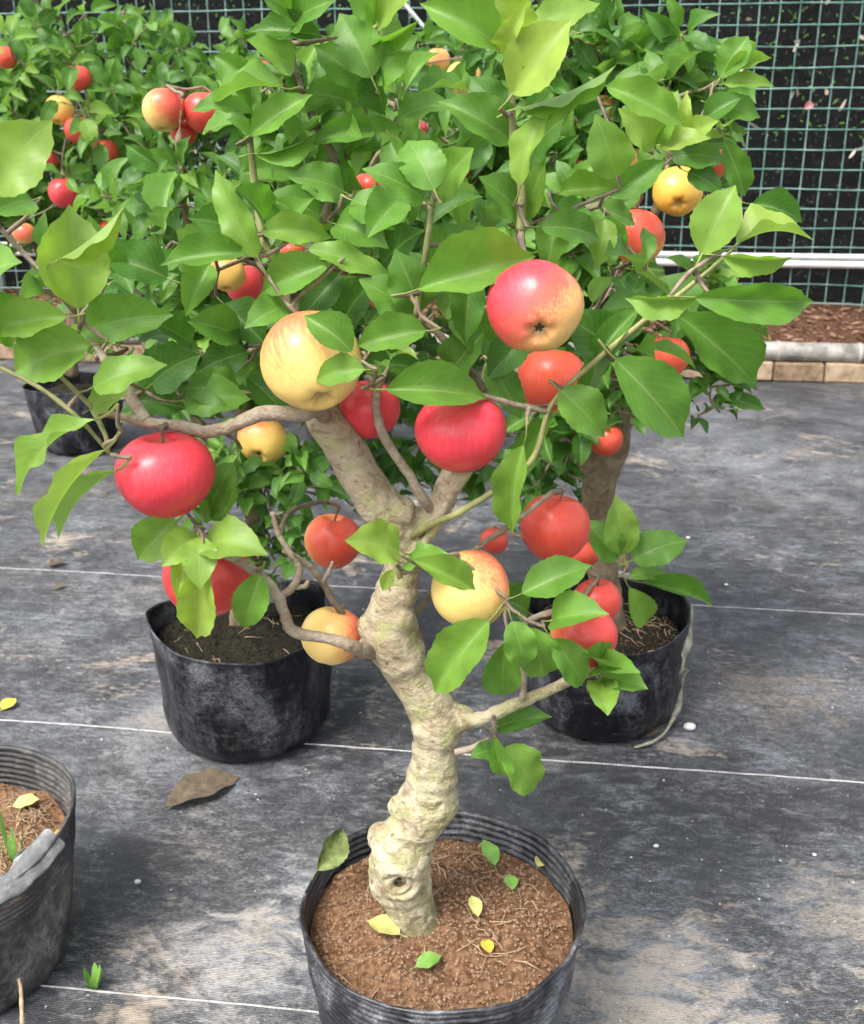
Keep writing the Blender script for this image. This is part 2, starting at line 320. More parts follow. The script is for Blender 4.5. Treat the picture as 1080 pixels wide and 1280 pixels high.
# ------------------------------------------------------------------ mesh helpers
def mesh_obj(name, verts, faces, mat, parent=None, base=None, smooth=True, uvs=None):
    me = bpy.data.meshes.new(name); me.from_pydata([tuple(v) for v in verts], [], faces); me.update()
    for m in (mat if isinstance(mat, (list, tuple)) else [mat]): me.materials.append(MAT[m] if isinstance(m, str) else m)
    if smooth: me.polygons.foreach_set('use_smooth', [True] * len(me.polygons))
    o = bpy.data.objects.new(name, me); col.objects.link(o)
    if parent is not None:
        o.parent = parent
        if base is not None: o.location = -Vector(base)
    return o
def tag(o, label=None, cat=None, group=None, kind=None):
    for k, v in (('label', label), ('category', cat), ('group', group), ('kind', kind)):
        if v: o[k] = v
    return o
def empty(name, loc):
    o = bpy.data.objects.new(name, None); col.objects.link(o); o.location = loc; o.empty_display_size = 0.05; return o
def catmull(pts, n):
    """pts: (Vector, radius) list -> resampled list"""
    out = []; m = len(pts)
    for i in range(m - 1):
        p0, p1, p2, p3 = pts[max(i - 1, 0)], pts[i], pts[i + 1], pts[min(i + 2, m - 1)]
        for k in range(n):
            t = k / n
            def c(a, b, cc, d): return 0.5 * ((2 * b) + (cc - a) * t + (2 * a - 5 * b + 4 * cc - d) * t * t + (3 * b - a - 3 * cc + d) * t ** 3)
            out.append((c(p0[0], p1[0], p2[0], p3[0]), max(c(p0[1], p1[1], p2[1], p3[1]), 0.0003)))
    out.append(pts[-1]); return out
def tube(pts, sides=8, verts=None, faces=None, wob=0.0, cap=True):
    verts = [] if verts is None else verts; faces = [] if faces is None else faces
    m = len(pts); b0 = len(verts)
    nrm = None
    for i, (p, r) in enumerate(pts):
        t = (pts[min(i + 1, m - 1)][0] - pts[max(i - 1, 0)][0])
        t = t.normalized() if t.length > 1e-9 else Vector((0, 0, 1))
        if nrm is None: nrm = t.orthogonal().normalized()
        nrm = (nrm - t * nrm.dot(t)).normalized(); bi = t.cross(nrm)
        for s in range(sides):
            a = 2 * math.pi * s / sides; rr = r
            d = nrm * math.cos(a) + bi * math.sin(a)
            if wob: rr *= 1 + wob * noise.noise((p + d * r) * (0.35 / max(r, 0.003)))
            verts.append(p + d * rr)
        if i:
            for s in range(sides):
                a = b0 + (i - 1) * sides; c = b0 + i * sides; s2 = (s + 1) % sides
                faces.append((a + s, a + s2, c + s2, c + s))
    if cap:
        faces.append(tuple(b0 + s for s in reversed(range(sides)))); e = b0 + (m - 1) * sides
        faces.append(tuple(e + s for s in range(sides)))
    return verts, faces
def box(cx, cy, cz, sx, sy, sz, axis=None, jit=0.0, bev=0.0):
    """bevelled box in the yawed frame"""
    bm = bmesh.new(); bmesh.ops.create_cube(bm, size=1.0)
    for v in bm.verts: v.co = Vector((v.co.x * sx, v.co.y * sy, v.co.z * sz))
    if bev: bmesh.ops.bevel(bm, geom=bm.edges[:], offset=bev, segments=1, affect='EDGES')
    me_v = []; bm.verts.ensure_lookup_table()
    for v in bm.verts:
        q = v.co + Vector((random.uniform(-jit, jit), random.uniform(-jit, jit), random.uniform(-jit, jit)))
        me_v.append(F(cx + q.x, cy + q.y, cz + q.z))
    fs = [tuple(v.index for v in f.verts) for f in bm.faces]; bm.free()
    return me_v, fs

# ------------------------------------------------------------------ ground
b0 = 40.0
tag(mesh_obj('ground', [F(-b0, -b0, -0.05), F(b0, -b0, -0.05), F(b0, b0, -0.05), F(-b0, b0, -0.05)], [(0, 1, 2, 3)], 'dirt'), kind='structure')
KERB = G(1000, 477).dot(W)                     # front face of the brick kerb
def mat_z(a, b):
    q = Vector((a, b, 0))
    z = 0.006 * noise.noise(q * 1.7) + 0.0035 * noise.noise(Vector((a * 2.0, b * 7.0, 3.0))) + 0.0012 * noise.noise(q * 19) + 0.004 * max(0, noise.noise(Vector((a * 1.1, b * 4.2, 9))) - .25)
    return z - 0.006
na, nb = 230, 200
vs = []; fs = []
for j in range(nb + 1):
    for i in range(na + 1):
        a = -6.5 + 13.0 * i / na; b = -1.2 + (KERB + 1.2 + 0.03) * j / nb
        vs.append(F(a, b, mat_z(a, b)))
for j in range(nb):
    for i in range(na):
        k = j * (na + 1) + i; fs.append((k, k + 1, k + na + 2, k + na + 1))
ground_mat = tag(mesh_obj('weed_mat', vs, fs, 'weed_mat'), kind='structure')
def mz(p): return mat_z(p.dot(U), p.dot(W))
for py in (737, 937, 1277):                    # white guide threads stitched into the mat
    b = G(540, py).dot(W); pts = []
    a = -4.0
    while a < 4.0:
        q = F(a, b + 0.004 * noise.noise(Vector((a * 1.3, py, 0))))
        near = abs(a) < 1.6
        r = 0.0016 * (1 + (0.45 * math.sin(a * 900) if near else 0) + 0.3 * noise.noise(Vector((a * 30, py, 1))))
        pts.append((Vector((q.x, q.y, mz(q) + 0.0006 + 0.0016 * min(0.0, noise.noise(Vector((a * 3.1, py, 8))) + 0.22) * 3)), max(r, 0.0006))); a += 0.0035 if near else 0.03
    v, f = tube(pts, 5); mesh_obj('guide_thread', v, f, 'thread', ground_mat)

# kerb, bed, fence -------------------------------------------------
BZ = 0.125
bed_b1 = KERB + 2.6
FENCE = G(1000, 386, BZ).dot(W)
kerb = empty('brick_kerb', F(0, KERB + 0.06)); tag(kerb, 'low kerb of tan bricks at the foot of the planted bed', 'kerb')
a = -6.3; i = 0
BRK = []
while a < 6.3:
    L = 0.235
    v, f = box(a + L / 2, KERB + 0.055 + random.uniform(-.004, .004), 0.043 + random.uniform(-.002, .002), L - 0.008, 0.11, 0.088, jit=0.0025, bev=0.006)
    mesh_obj('brick', v, f, 'brick', kerb, kerb.location, smooth=False); a += L
v, f = box(0, KERB + 0.065, 0.035, 12.6, 0.085, 0.075); mesh_obj('mortar', v, f, 'dirt', kerb, kerb.location, smooth=False)
pole = empty('bamboo_pole', F(0, KERB + 0.055, 0.088)); tag(pole, 'weathered grey bamboo pole lying on the brick kerb', 'pole')
PR = 0.046
pts = []; a = -6.3; nodes = [-6.1 + k * 0.31 + random.uniform(-.05, .05) for k in range(40)]
while a < 6.3:
    near = min(abs(a - x) for x in nodes)
    pts.append((F(a, KERB + 0.055, 0.086 + PR + 0.003 * noise.noise(Vector((a, 0, 0)))), PR * (1 + 0.06 * math.exp(-(near / 0.012) ** 2)))); a += 0.012
v, f = tube(pts, 20); mesh_obj('culm', v, f, 'bamboo', pole, pole.location)
for x in nodes:
    q = [(F(x + d, KERB + 0.055, 0.086 + PR + 0.003 * noise.noise(Vector((x, 0, 0)))), PR * s) for d, s in ((-.007, 1.05), (-.004, 1.105), (0, 1.085), (.003, 1.105), (.006, 1.05))]
    v, f = tube(q, 20); mesh_obj('node_ring', v, f, 'bamboo_ring', pole, pole.location)
# bed
vs = []; fs = []; na, nb = 160, 40
for j in range(nb + 1):
    for i in range(na + 1):
        a = -6.5 + 13 * i / na; b = KERB + 0.09 + (bed_b1 - KERB) * j / nb
        vs.append(F(a, b, BZ - 0.01 + 0.025 * noise.noise(Vector((a * 6, b * 6, 0))) + 0.012 * noise.noise(Vector((a * 21, b * 21, 4)))))
for j in range(nb):
    for i in range(na):
        k = j * (na + 1) + i; fs.append((k, k + 1, k + na + 2, k + na + 1))
tag(mesh_obj('soil_bed', vs, fs, 'bed_soil'), kind='structure')
vs = []; fs = []
for k in range(3600):                          # bark chips and dead leaves lying on the bed
    a = random.uniform(-4.2, 4.2); b = random.uniform(KERB + 0.1, FENCE + 0.3)
    s = random.uniform(0.010, 0.034); an = random.uniform(0, 6.28); tl = random.uniform(-.5, .5)
    c = F(a, b, BZ - 0.01 + 0.025 * noise.noise(Vector((a * 6, b * 6, 0))) + random.uniform(0.004, 0.018))
    e1 = Vector((math.cos(an), math.sin(an), tl * 0.6)) * s; e2 = Vector((-math.sin(an), math.cos(an), random.uniform(-.4, .4))) * s * 0.45
    n0 = len(vs); vs += [c - e1, c - e2 * 0.9 + Vector((0, 0, .004)), c + e1, c + e2 + Vector((0, 0, .004))]; fs.append((n0, n0 + 1, n0 + 2, n0 + 3))
tag(mesh_obj('bark_litter', vs, fs, 'mulch', smooth=False), 'reddish brown bark chips and dead leaves covering the bed by the fence', 'litter', kind='stuff')
# fence
fence = empty('wire_mesh_fence', F(0, FENCE, BZ)); tag(fence, 'green coated square wire mesh fence behind the soil bed', 'fence')
mp = m_per_px(G(1000, 386, BZ)); CELL = 22.6 * mp
FH = 2.15; AW = 5.2
k = int(AW / CELL)
for i in range(-k, k + 1):
    a0 = i * CELL; pts = []
    for j in range(25):
        z = BZ - 0.03 + FH * j / 24; pts.append((F(a0 + 0.006 * noise.noise(Vector((a0 * 5, z * 2.2, 0))), FENCE + 0.012 * noise.noise(Vector((a0 * .8, z, 5))), z), 0.0034))
    v, f = tube(pts, 5); mesh_obj('vertical_wire', v, f, 'wire', fence, fence.location)
for j in range(0, int(FH / CELL) + 1):
    z0 = BZ + 0.035 + j * CELL; pts = []
    for i in range(61):
        a = -AW + 2 * AW * i / 60; pts.append((F(a, FENCE - 0.007 + 0.012 * noise.noise(Vector((a * .8, z0, 5))), z0 + 0.008 * noise.noise(Vector((a * 2.5, z0 * 3, 9)))), 0.0036))
    v, f = tube(pts, 5); mesh_obj('horizontal_wire', v, f, 'wire', fence, fence.location)
zr = P(1000, 321, FENCE / math.cos(YAW)).z
for dz, dr in ((P(1000, 320, 6).z, 0.02), (P(1000, 330, 6).z, 0.024)):
    pass
def fz(py):      # height on the fence plane under pixel column 1000
    d = ray(1000, py); t = FENCE / d.dot(W); return (CAM + d * t).z
for py, r in ((319.5, 0.018), (329, 0.022)):
    z = fz(py); pts = [(F(-AW + 2 * AW * i / 30, FENCE - 0.04, z + 0.006 * noise.noise(Vector((i * .4, py, 0)))), r) for i in range(31)]
    v, f = tube(pts, 12); mesh_obj('rail', v, f, 'white_pipe', fence, fence.location)
for a in (-5.1, -3.65, 2.78, 5.1):
    v, f = tube([(F(a, FENCE + 0.035, -0.02), 0.022), (F(a, FENCE + 0.035, FH + 0.2), 0.022)], 12); mesh_obj('post', v, f, 'steel', fence, fence.location)
v, f = tube([(P(497, -6, FENCE + .02), 0.011), (P(545, 52, FENCE + .05), 0.011), (P(700, 330, FENCE + .1), 0.011)], 8); mesh_obj('brace', v, f, 'steel', fence, fence.location)
# shade cloths behind the fence
def cloth(name, z0, z1, b, label, seed):
    vs = []; fs = []; na, nb = 150, 30
    for j in range(nb + 1):
        for i in range(na + 1):
            a = -6.4 + 12.8 * i / na; z = z0 + (z1 - z0) * j / nb
            q = 0.05 * noise.noise(Vector((a * 2.4, z * 0.6, seed))) + 0.02 * noise.noise(Vector((a * 8, z * 2.0, seed)))
            vs.append(F(a, b + q, z + 0.02 * noise.noise(Vector((a * 1.5, z, seed + 3)))))
    n0 = len(vs); vs += [x + W * 0.004 for x in vs]; m = na + 1
    for j in range(nb):
        for i in range(na):
            k = j * m + i; fs.append((k, k + 1, k + m + 1, k + m)); fs.append((n0 + k, n0 + k + m, n0 + k + m + 1, n0 + k + 1))
    tag(mesh_obj(name, vs, fs, 'net'), label, 'netting')
ZL = fz(200)
cloth('shade_cloth', 0.05, ZL, FENCE + 0.28, 'black lower shade cloth hung behind the wire fence', 1)
cloth('shade_cloth', ZL - 0.1, 2.6, FENCE + 0.45, 'speckled black upper shade cloth hung behind the wire fence', 9)

# dry husks caught on the lower cloth's top fold, creeper leaves in the upper net
def blade_mesh(length, width, n0, verts, faces, base, axis, normal, seg=4, curl=0.2):
    side = axis.cross(normal).normalized()
    s = len(verts)
    for i in range(seg + 1):
        t = i / seg; wd = width * math.sin(math.pi * min(0.97, 0.08 + 0.92 * t)) ** 0.8 * 0.5
        c = base + axis * (length * t) - normal * (curl * length * t * t)
        verts += [c - side * wd, c + normal * wd * -0.25, c + side * wd]
    for i in range(seg):
        k = s + i * 3
        faces += [(k, k + 1, k + 4, k + 3), (k + 1, k + 2, k + 5, k + 4)]
vs = []; fs = []
for k in range(330):
    a = random.gauss(0, 1.4) if k < 110 else random.choice((1.78, 1.90, 2.22, 2.45, -1.5, -2.3)) + random.gauss(0, 0.07)
    z = ZL + (random.uniform(-0.01, 0.08) if k >= 110 else random.uniform(0, 1.2))
    ax = Vector((random.uniform(-.7, .7), random.uniform(-.6, .1), random.uniform(-.3, 1))).normalized()
    blade_mesh(random.uniform(.03, .08), random.uniform(.012, .028), 0, vs, fs, F(a, FENCE + 0.24 + random.uniform(-.03, .03), z - 0.02), ax, ax.orthogonal().normalized())
tag(mesh_obj('dry_husks', vs, fs, 'dry_husk'), 'pale dry leaf husks caught on the top edge of the black cloth', 'dry leaves', kind='stuff')
vs = []; fs = []
for k in range(1500):
    a = random.uniform(-3.6, 3.6); z = random.uniform(ZL + 0.1, 2.2)
    ax = Vector((random.uniform(-1, 1), random.uniform(-.6, .1), random.uniform(-1, .4))).normalized()
    blade_mesh(.010 + .04 * random.random() ** 3, random.uniform(.006, .018), 0, vs, fs, F(a, FENCE + 0.36 + random.uniform(-.05, .04), z), ax, (Vector((0, -1, .6)) + noise.random_unit_vector() * .6).normalized(), 2)
cr = tag(mesh_obj('creeper_leaves', vs, fs, 'leaf'), 'sparse small creeper leaves on the upper black cloth', 'creeper', kind='stuff'); cr.color = (0.2, 0, 0, 1)
cr.data.uv_layers.new(name='UVMap')
# pink flower
fl = P(1010, 132, FENCE + 0.02)
flo = empty('pink_flower', fl); tag(flo, 'tiny pink flower poking through the wire fence', 'flower')
vs = []; fs = []
for k in range(9):
    an = k * 2.4; ax = Vector((math.cos(an), -0.4, math.sin(an))).normalized()
    blade_mesh(0.028, 0.024, 0, vs, fs, fl, ax, Vector((0, -1, 0)), 3, -0.3)
mesh_obj('petals', vs, fs, 'pink', flo, fl)
v, f = tube([(fl, .002), (fl + Vector((.01, .12, -.05)), .002), (fl + Vector((.02, .30, -.15)), .002)], 5); mesh_obj('stem', v, f, 'grass', flo, fl)

# ------------------------------------------------------------------ pots
def pot_mesh(name, c, parent, rt, rb, h, mat, ribs=True, warp=None, seed=0, nth=112):
    prof = [(0.001, 0.004), (rb * .6, 0.003), (rb - 0.008, 0.0), (rb, 0.007)] if ribs else [(0.001, 0.004), (rb * .6, 0.002), (rb - 0.034, 0.0), (rb - .018, 0.005), (rb - .008, .014), (rb - .002, .026)]
    z = 0.02 if ribs else 0.04
    def wall(z): return rb + (rt - rb) * (z / h) ** 0.9
    while z < h * 0.62: prof.append((wall(z), z)); z += 0.016
    dz = 0.0022
    while z < h - 0.004:
        d = 0.0017 * math.sin(z * 2 * math.pi / 0.0092) if ribs else 0
        prof.append((wall(z) + d, z)); z += dz
    prof += [(wall(h) + 0.0022, h - 0.003), (wall(h) + 0.0025, h), (wall(h) - 0.0005, h + 0.0008)]
    z = h - 0.004
    while z > h * 0.66:
        d = 0.0017 * math.sin(z * 2 * math.pi / 0.0092) if ribs else 0
        prof.append((wall(z) - 0.002 + d, z)); z -= dz
    prof += [(wall(h * .6) - .003, h * .6), (wall(h * .5) - .004, h * .5)]
    vs = []; fs = []; m = len(prof)
    for i, (r, z) in enumerate(prof):
        for s in range(nth):
            t = 2 * math.pi * s / nth; q = Vector((math.cos(t), math.sin(t), 0))
            k = z / h
            amp = (0.006 if ribs else 0.011) * (0.25 + k)
            rr = r + (amp * noise.noise(q * 1.5 + Vector((0, 0, k * 1.3 + seed))) + (0.0022 if ribs else 0.0045) * noise.noise(q * 4 + Vector((0, 0, z * 13 + seed))) + 0.0012 * noise.noise(q * 11 + Vector((0, 0, z * 45 + seed)))) * min(1, r / rb)
            zz = z + (k ** 3) * 0.006 * noise.noise(q * 1.6 + Vector((3, 1, seed)))
            v = Vector((q.x * rr, q.y * rr, zz))
            if warp: v = warp(v, t, k)
            vs.append(c + v)
        if i:
            for s in range(nth):
                a = (i - 1) * nth; b = i * nth; s2 = (s + 1) % nth
                fs.append((a + s, a + s2, b + s2, b + s))
    return mesh_obj(name, vs, fs, mat, parent, c)
def soil_disc(c, parent, r, z, mat, seed=0, mound=0.012, heap=None, crumbs=1400, straw=110, warp=None, cmat='crumb'):
    vs = []; fs = []; nr, nth = 30, 72
    def hz(x, y):
        q = Vector((x, y, 0)); d = q.length / r
        hp = 0 if heap is None else 0.020 * math.exp(-((q - heap).length / 0.060) ** 2)
        return z + hp + mound * (1 - d * d) + 0.012 * noise.noise(q * 17 + Vector((seed, 0, 0))) + 0.005 * noise.noise(q * 60 + Vector((0, seed, 0))) + 0.0025 * noise.noise(q * 170)
    for i in range(nr + 1):
        for s in range(nth):
            t = 2 * math.pi * s / nth; rr = r * (i + 0.02) / nr
            x, y = rr * math.cos(t), rr * math.sin(t); vs.append(c + Vector((x, y, hz(x, y))))
        if i:
            for s in range(nth):
                a = (i - 1) * nth; b = i * nth; s2 = (s + 1) % nth; fs.append((a + s, a + s2, b + s2, b + s))
    so_ = mesh_obj('soil', vs, fs, mat, parent, c)
    vs = []; fs = []
    for k in range(crumbs):
        rr = r * 0.97 * math.sqrt(random.random()); t = random.uniform(0, 6.283)
        x, y = rr * math.cos(t), rr * math.sin(t); s = .0006 + .0028 * random.random() ** 2.6
        p = c + Vector((x, y, hz(x, y) + s * 0.4)); n0 = len(vs)
        for d in ((1, 0, 0), (-1, 0, 0), (0, 1, 0), (0, -1, 0), (0, 0, 1)):
            vs.append(p + Vector(d) * s * random.uniform(.6, 1.3))
        fs += [(n0, n0 + 2, n0 + 4), (n0 + 2, n0 + 1, n0 + 4), (n0 + 1, n0 + 3, n0 + 4), (n0 + 3, n0, n0 + 4)]
    tag(mesh_obj('soil_crumbs', vs, fs, cmat, parent, c, smooth=False), kind='stuff')
    if straw:
        vs = []; fs = []
        for k in range(straw):
            rr = r * 0.92 * math.sqrt(random.random()); t = random.uniform(0, 6.283) if random.random() < .4 else random.gauss(0.1, 0.8)
            x, y = rr * math.cos(t), rr * math.sin(t); an = random.uniform(0, 6.28); L = random.uniform(.012, .045)
            pts = []
            for q in range(4):
                xx = x + math.cos(an) * L * q / 3; yy = y + math.sin(an) * L * q / 3
                if math.hypot(xx, yy) > r * 0.97: break
                pts.append((c + Vector((xx, yy, hz(xx, yy) + 0.002 + 0.004 * random.random())), random.uniform(.0004, .0009)))
                an += random.uniform(-.16, .16)
            if len(pts) > 2: tube(pts, 4, vs, fs)
        tag(mesh_obj('straw_bits', vs, fs, 'straw', parent, c), kind='stuff')
    return hz
def pot(c, label, rt=0.176, rb=0.142, h=0.25, mat='pot_plastic', soil='soil', soil_z=0.205, ribs=True, warp=None, seed=0, crumbs=1400, straw=110, cmat='crumb', heap=None):
    e = empty('nursery_pot', c); tag(e, label, 'plant pot', 'black nursery pots standing on the mat')
    pot_mesh('shell', c, e, rt, rb, h, mat, ribs, warp, seed)
    hz = soil_disc(c, e, rt - 0.012, soil_z, soil, seed, crumbs=crumbs, straw=straw, cmat=cmat, heap=heap)
    return e, hz
def on_ground(x, y): return Vector((x, y, mz(Vector((x, y, 0))) + 0.001))
MC = on_ground(0.012, 1.062)
def w_main(v, t, k):
    # dented inwards at the back left where a scrap of leaf is caught
    d = math.exp(-((t - math.pi * 0.93) / 0.28) ** 2) * max(0, k - .3)
    return Vector((v.x * (1 - 0.05 * d), v.y * (1 - .05 * d), v.z))
main_pot, hz_main = pot(MC, 'black ribbed nursery pot of reddish soil holding the pale knotty trunk', soil_z=0.212, warp=w_main, seed=2, crumbs=5200, straw=55, heap=Vector((G(513, 1160, .21).x - MC.x, 1.05 - MC.y, 0)))
LC = on_ground(-0.372, 1.875)
def w_left(v, t, k): return Vector((v.x, v.y, v.z + 0.012 * k ** 4 * math.sin(t * 2 + 0.6)))
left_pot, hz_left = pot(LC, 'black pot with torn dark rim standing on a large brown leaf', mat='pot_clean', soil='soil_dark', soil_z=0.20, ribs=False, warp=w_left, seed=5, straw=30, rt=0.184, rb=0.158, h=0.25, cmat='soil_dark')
RC = on_ground(0.352, 1.94)
def w_right(v, t, k):
    d = math.exp(-((math.atan2(math.sin(t + 1.2), math.cos(t + 1.2))) / 0.55) ** 2) * k ** 2
    return Vector((v.x * (1 + 0.03 * math.sin(3 * t) * k), v.y * (1 + .03 * math.sin(3 * t + 1) * k), v.z * (1 - 0.13 * d)))
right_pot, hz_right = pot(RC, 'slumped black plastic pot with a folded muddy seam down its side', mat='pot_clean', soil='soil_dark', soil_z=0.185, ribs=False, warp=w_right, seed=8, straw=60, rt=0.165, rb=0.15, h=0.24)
FC = on_ground(-0.685, 1.235)
def w_front(v, t, k):
    x, y, z = v
    # the near side of the bag has slumped inwards and its rim is turned down
    d = math.exp(-((math.atan2(math.sin(t + 0.95), math.cos(t + 0.95))) / 0.8) ** 2) * k ** 2
    pk = math.exp(-((math.atan2(math.sin(t - 0.1), math.cos(t - 0.1))) / 0.12) ** 2) * k ** 6
    return Vector((x * (1 - 0.08 * d) + 0.006 * pk, y * (1 - .08 * d), z - 0.035 * d + 0.012 * pk))
front_pot, hz_front = pot(FC, 'dusty black bag pot with slumped rim and straw covered soil', mat='pot_dusty', soil='soil', soil_z=0.185, ribs=True, warp=w_front, seed=11, straw=260, crumbs=2500)
BC = on_ground(-1.335, 3.86)
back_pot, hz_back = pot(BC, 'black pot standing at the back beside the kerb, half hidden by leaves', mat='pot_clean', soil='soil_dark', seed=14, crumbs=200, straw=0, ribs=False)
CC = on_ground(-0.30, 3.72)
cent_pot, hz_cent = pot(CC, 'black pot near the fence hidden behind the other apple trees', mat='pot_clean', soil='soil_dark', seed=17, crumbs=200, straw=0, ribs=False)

# folded seam of the slumped pot
pts = []
for t_, z_, r_ in ((0.12, .238, .012), (-.10, .222, .011), (-.42, .185, .010), (-.50, .145, .010), (-.30, .105, .011), (-.22, .070, .011), (-.42, .035, .010), (-.85, .010, .008), (-1.25, .004, .005)):
    w_ = w_right(Vector((math.cos(t_) * (.150 + .017 * z_ / .24 + .004), math.sin(t_) * (.150 + .017 * z_ / .24 + .004), z_)), t_, z_ / .24)
    pts.append((RC + w_, r_ * 1.5))
vs = []; fs = []
for i, (p, r) in enumerate(catmull([(p, r) for p, r in pts], 6)):
    ro = p - RC; ro.z = 0; ro.normalize(); ta = Vector((-ro.y, ro.x, 0))
    wv_ = 0.75 + 1.1 * noise.noise(Vector((i * .21, 2, 5))); sdv = (ro * (.45 + .5 * noise.noise(Vector((i * .16, 8, 1)))) + ta * .9).normalized() * r * max(.3, wv_); th = ro * 0.0022
    p = p + ro * 0.004
    vs += [p - sdv + th, p - sdv * 0.2 - th * 1.5, p + sdv * 0.8 + th * .4, p + sdv - th, p + sdv * 0.1 + th * 1.5]
    if i:
        a = (i - 1) * 5; b = i * 5
        for s in range(5): fs.append((a + s, a + (s + 1) % 5, b + (s + 1) % 5, b + s))
mesh_obj('folded_seam', vs, fs, 'fold_dirt', right_pot, right_pot.location)
# turned-down chalky rim of the front-left bag
vs = []; fs = []; N = 40
for i in range(N + 1):
    t = -2.1 + 1.95 * i / N
    for j in range(9):
        s = j / 8
        rr = 0.186 - (0.058 + 0.014 * noise.noise(Vector((t * 5, 3, 1)))) * s; z = 0.249 + 0.014 * math.sin(min(1, s * 1.4) * math.pi) - 0.022 * s * s - 0.014 * (1 - s) ** 3
        v = Vector((math.cos(t) * rr, math.sin(t) * rr, z)); v = w_front(v, t, 1.0 - .02 * s)
        v.z += 0.006 * noise.noise(Vector((t * 6, s * 3, 2))) + 0.004 * noise.noise(Vector((t * 15, s * 5, 7))); vs.append(FC + v)
n1 = len(vs); vs += [v - Vector((0, 0, 0.003)) for v in vs]
for i in range(N):
    for j in range(8):
        k = i * 9 + j; fs.append((k, k + 1, k + 10, k + 9)); fs.append((n1 + k, n1 + k + 9, n1 + k + 10, n1 + k + 1))
mesh_obj('folded_rim', vs, fs, 'pot_white_dust', front_pot, front_pot.location)

# ------------------------------------------------------------------ leaf meshes (unit length along +Y, unit width along X)
def make_leaf(i, nu=18, nv=8):
    rg = random.Random(100 + i)
    droop = rg.uniform(0.04, 0.36); fold = rg.uniform(0.05, 0.55); wav = rg.uniform(0.015, 0.06); tw = rg.uniform(-.35, .35)
    ph = rg.uniform(0, 6); bend = rg.uniform(-.07, .07); full = rg.uniform(0.62, 0.86); pk = rg.uniform(0.80, 1.0)
    vs = []; fs = []; uv = []
    for a in range(nu + 1):
        v = a / nu
        wd = max(0.0, math.sin(math.pi * v ** pk)) ** full
        if v > 0.86: wd *= 1 - 0.42 * math.sin((v - .86) / .14 * math.pi) ** 1.0
        if a == nu: wd = 0.0
        ser = 1 + (0.035 if a % 2 else -0.02) * (0 < a < nu)
        for b in range(nv + 1):
            u = b / nv * 2 - 1
            half = 0.5 * max(wd, 0.012) * (ser if abs(u) == 1 else 1)
            x = u * half
            z = fold * abs(u) ** 1.3 * half + wav * math.sin(v * 15 + ph + (1.4 if u > 0 else 0)) * u * u * wd - droop * v * v + 0.06 * math.sin(v * math.pi)
            an = tw * v
            xx = x * math.cos(an) - 0; zz = z + x * math.sin(an)
            vs.append((xx + bend * v * v, v * (1 - 0.25 * droop * v), zz)); uv.append((b / nv, v))
    for a in range(nu):
        for b in range(nv):
            k = a * (nv + 1) + b; fs.append((k, k + 1, k + nv + 2, k + nv + 1))
    nblade = len(fs)
    pv = []; pf = []
    tube([(Vector((0, -0.22, 0.02)), 0.016), (Vector((0, -0.10, -0.015)), 0.013), (Vector((0, 0.02, 0.0)), 0.013)], 5, pv, pf)
    b0 = len(vs); vs += [(p.x * 1.6, p.y, p.z) for p in pv]; fs += [tuple(b0 + q for q in f) for f in pf]; uv += [(0.5, 0)] * len(pv)
    me = bpy.data.meshes.new('leaf'); me.from_pydata(vs, [], fs); me.update(); me['curl'] = droop + fold + wav * 4 + abs(tw) * .5
    me.materials.append(MAT['leaf']); me.materials.append(MAT['petiole'])
    for p in me.polygons: p.use_smooth = True; p.material_index = 0 if p.index < nblade else 1
    ul = me.uv_layers.new(name='UVMap')
    for lp in me.loops: ul.data[lp.index].uv = uv[lp.vertex_index]
    return me
LEAF = [make_leaf(i) for i in range(14)]
LEAF_LO = [make_leaf(40 + i, 8, 4) for i in range(8)]

# ------------------------------------------------------------------ apple meshes
def make_apple(i, nth=40, nph=30):
    rg = random.Random(i); tall = rg.uniform(0.91, 0.99); lob = rg.uniform(0.018, 0.042); lop = rg.uniform(-.10, .10); ph = rg.uniform(0, 6)
    vs = []; fs = []
    for a in range(nph + 1):
        f = math.pi * a / nph; z = math.cos(f); r = math.sin(f)
        rr = r ** 0.90 * (1.0 + 0.05 * z - 0.09 * max(0, -z) ** 1.5); zz = z * tall
        zz -= 0.33 * math.exp(-(r / 0.22) ** 2) * (z > 0) + 0.05 * (z > .3) * r * 0; zz += 0.27 * math.exp(-(r / 0.21) ** 2) * (z < 0)
        for s in range(nth):
            t = 2 * math.pi * s / nth
            k = 1 + lob * math.cos(5 * t + ph) * (0.35 + 0.65 * max(0, -z)) + 0.028 * math.cos(2 * t + ph) + 0.02 * math.sin(t + 2 * ph) * z
            x, y = rr * k * math.cos(t), rr * k * math.sin(t)
            z2 = zz + lop * x * (1 - r * .3) + 0.35 * lob * math.cos(5 * t + ph) * (z < -.6)
            vs.append((x, y, z2))
        if a:
            for s in range(nth):
                p = (a - 1) * nth; q = a * nth; s2 = (s + 1) % nth; fs.append((p + s, q + s, q + s2, p + s2))
    me = bpy.data.meshes.new('apple'); me.from_pydata(vs, [], fs); me.update(); me.materials.append(MAT['apple'])
    me.polygons.foreach_set('use_smooth', [True] * len(me.polygons))
    return me
APPLE = [make_apple(i) for i in range(6)]
vs, fs = tube([(Vector((0, 0, 0.48)), 0.05), (Vector((0.02, 0, 0.75)), 0.033), (Vector((0.07, 0.02, 1.0)), 0.036), (Vector((0.10, 0.03, 1.12)), 0.06)], 7)
STALK = bpy.data.meshes.new('stalk'); STALK.from_pydata([tuple(v) for v in vs], [], fs); STALK.materials.append(MAT['twig'])
vs, fs = [], []
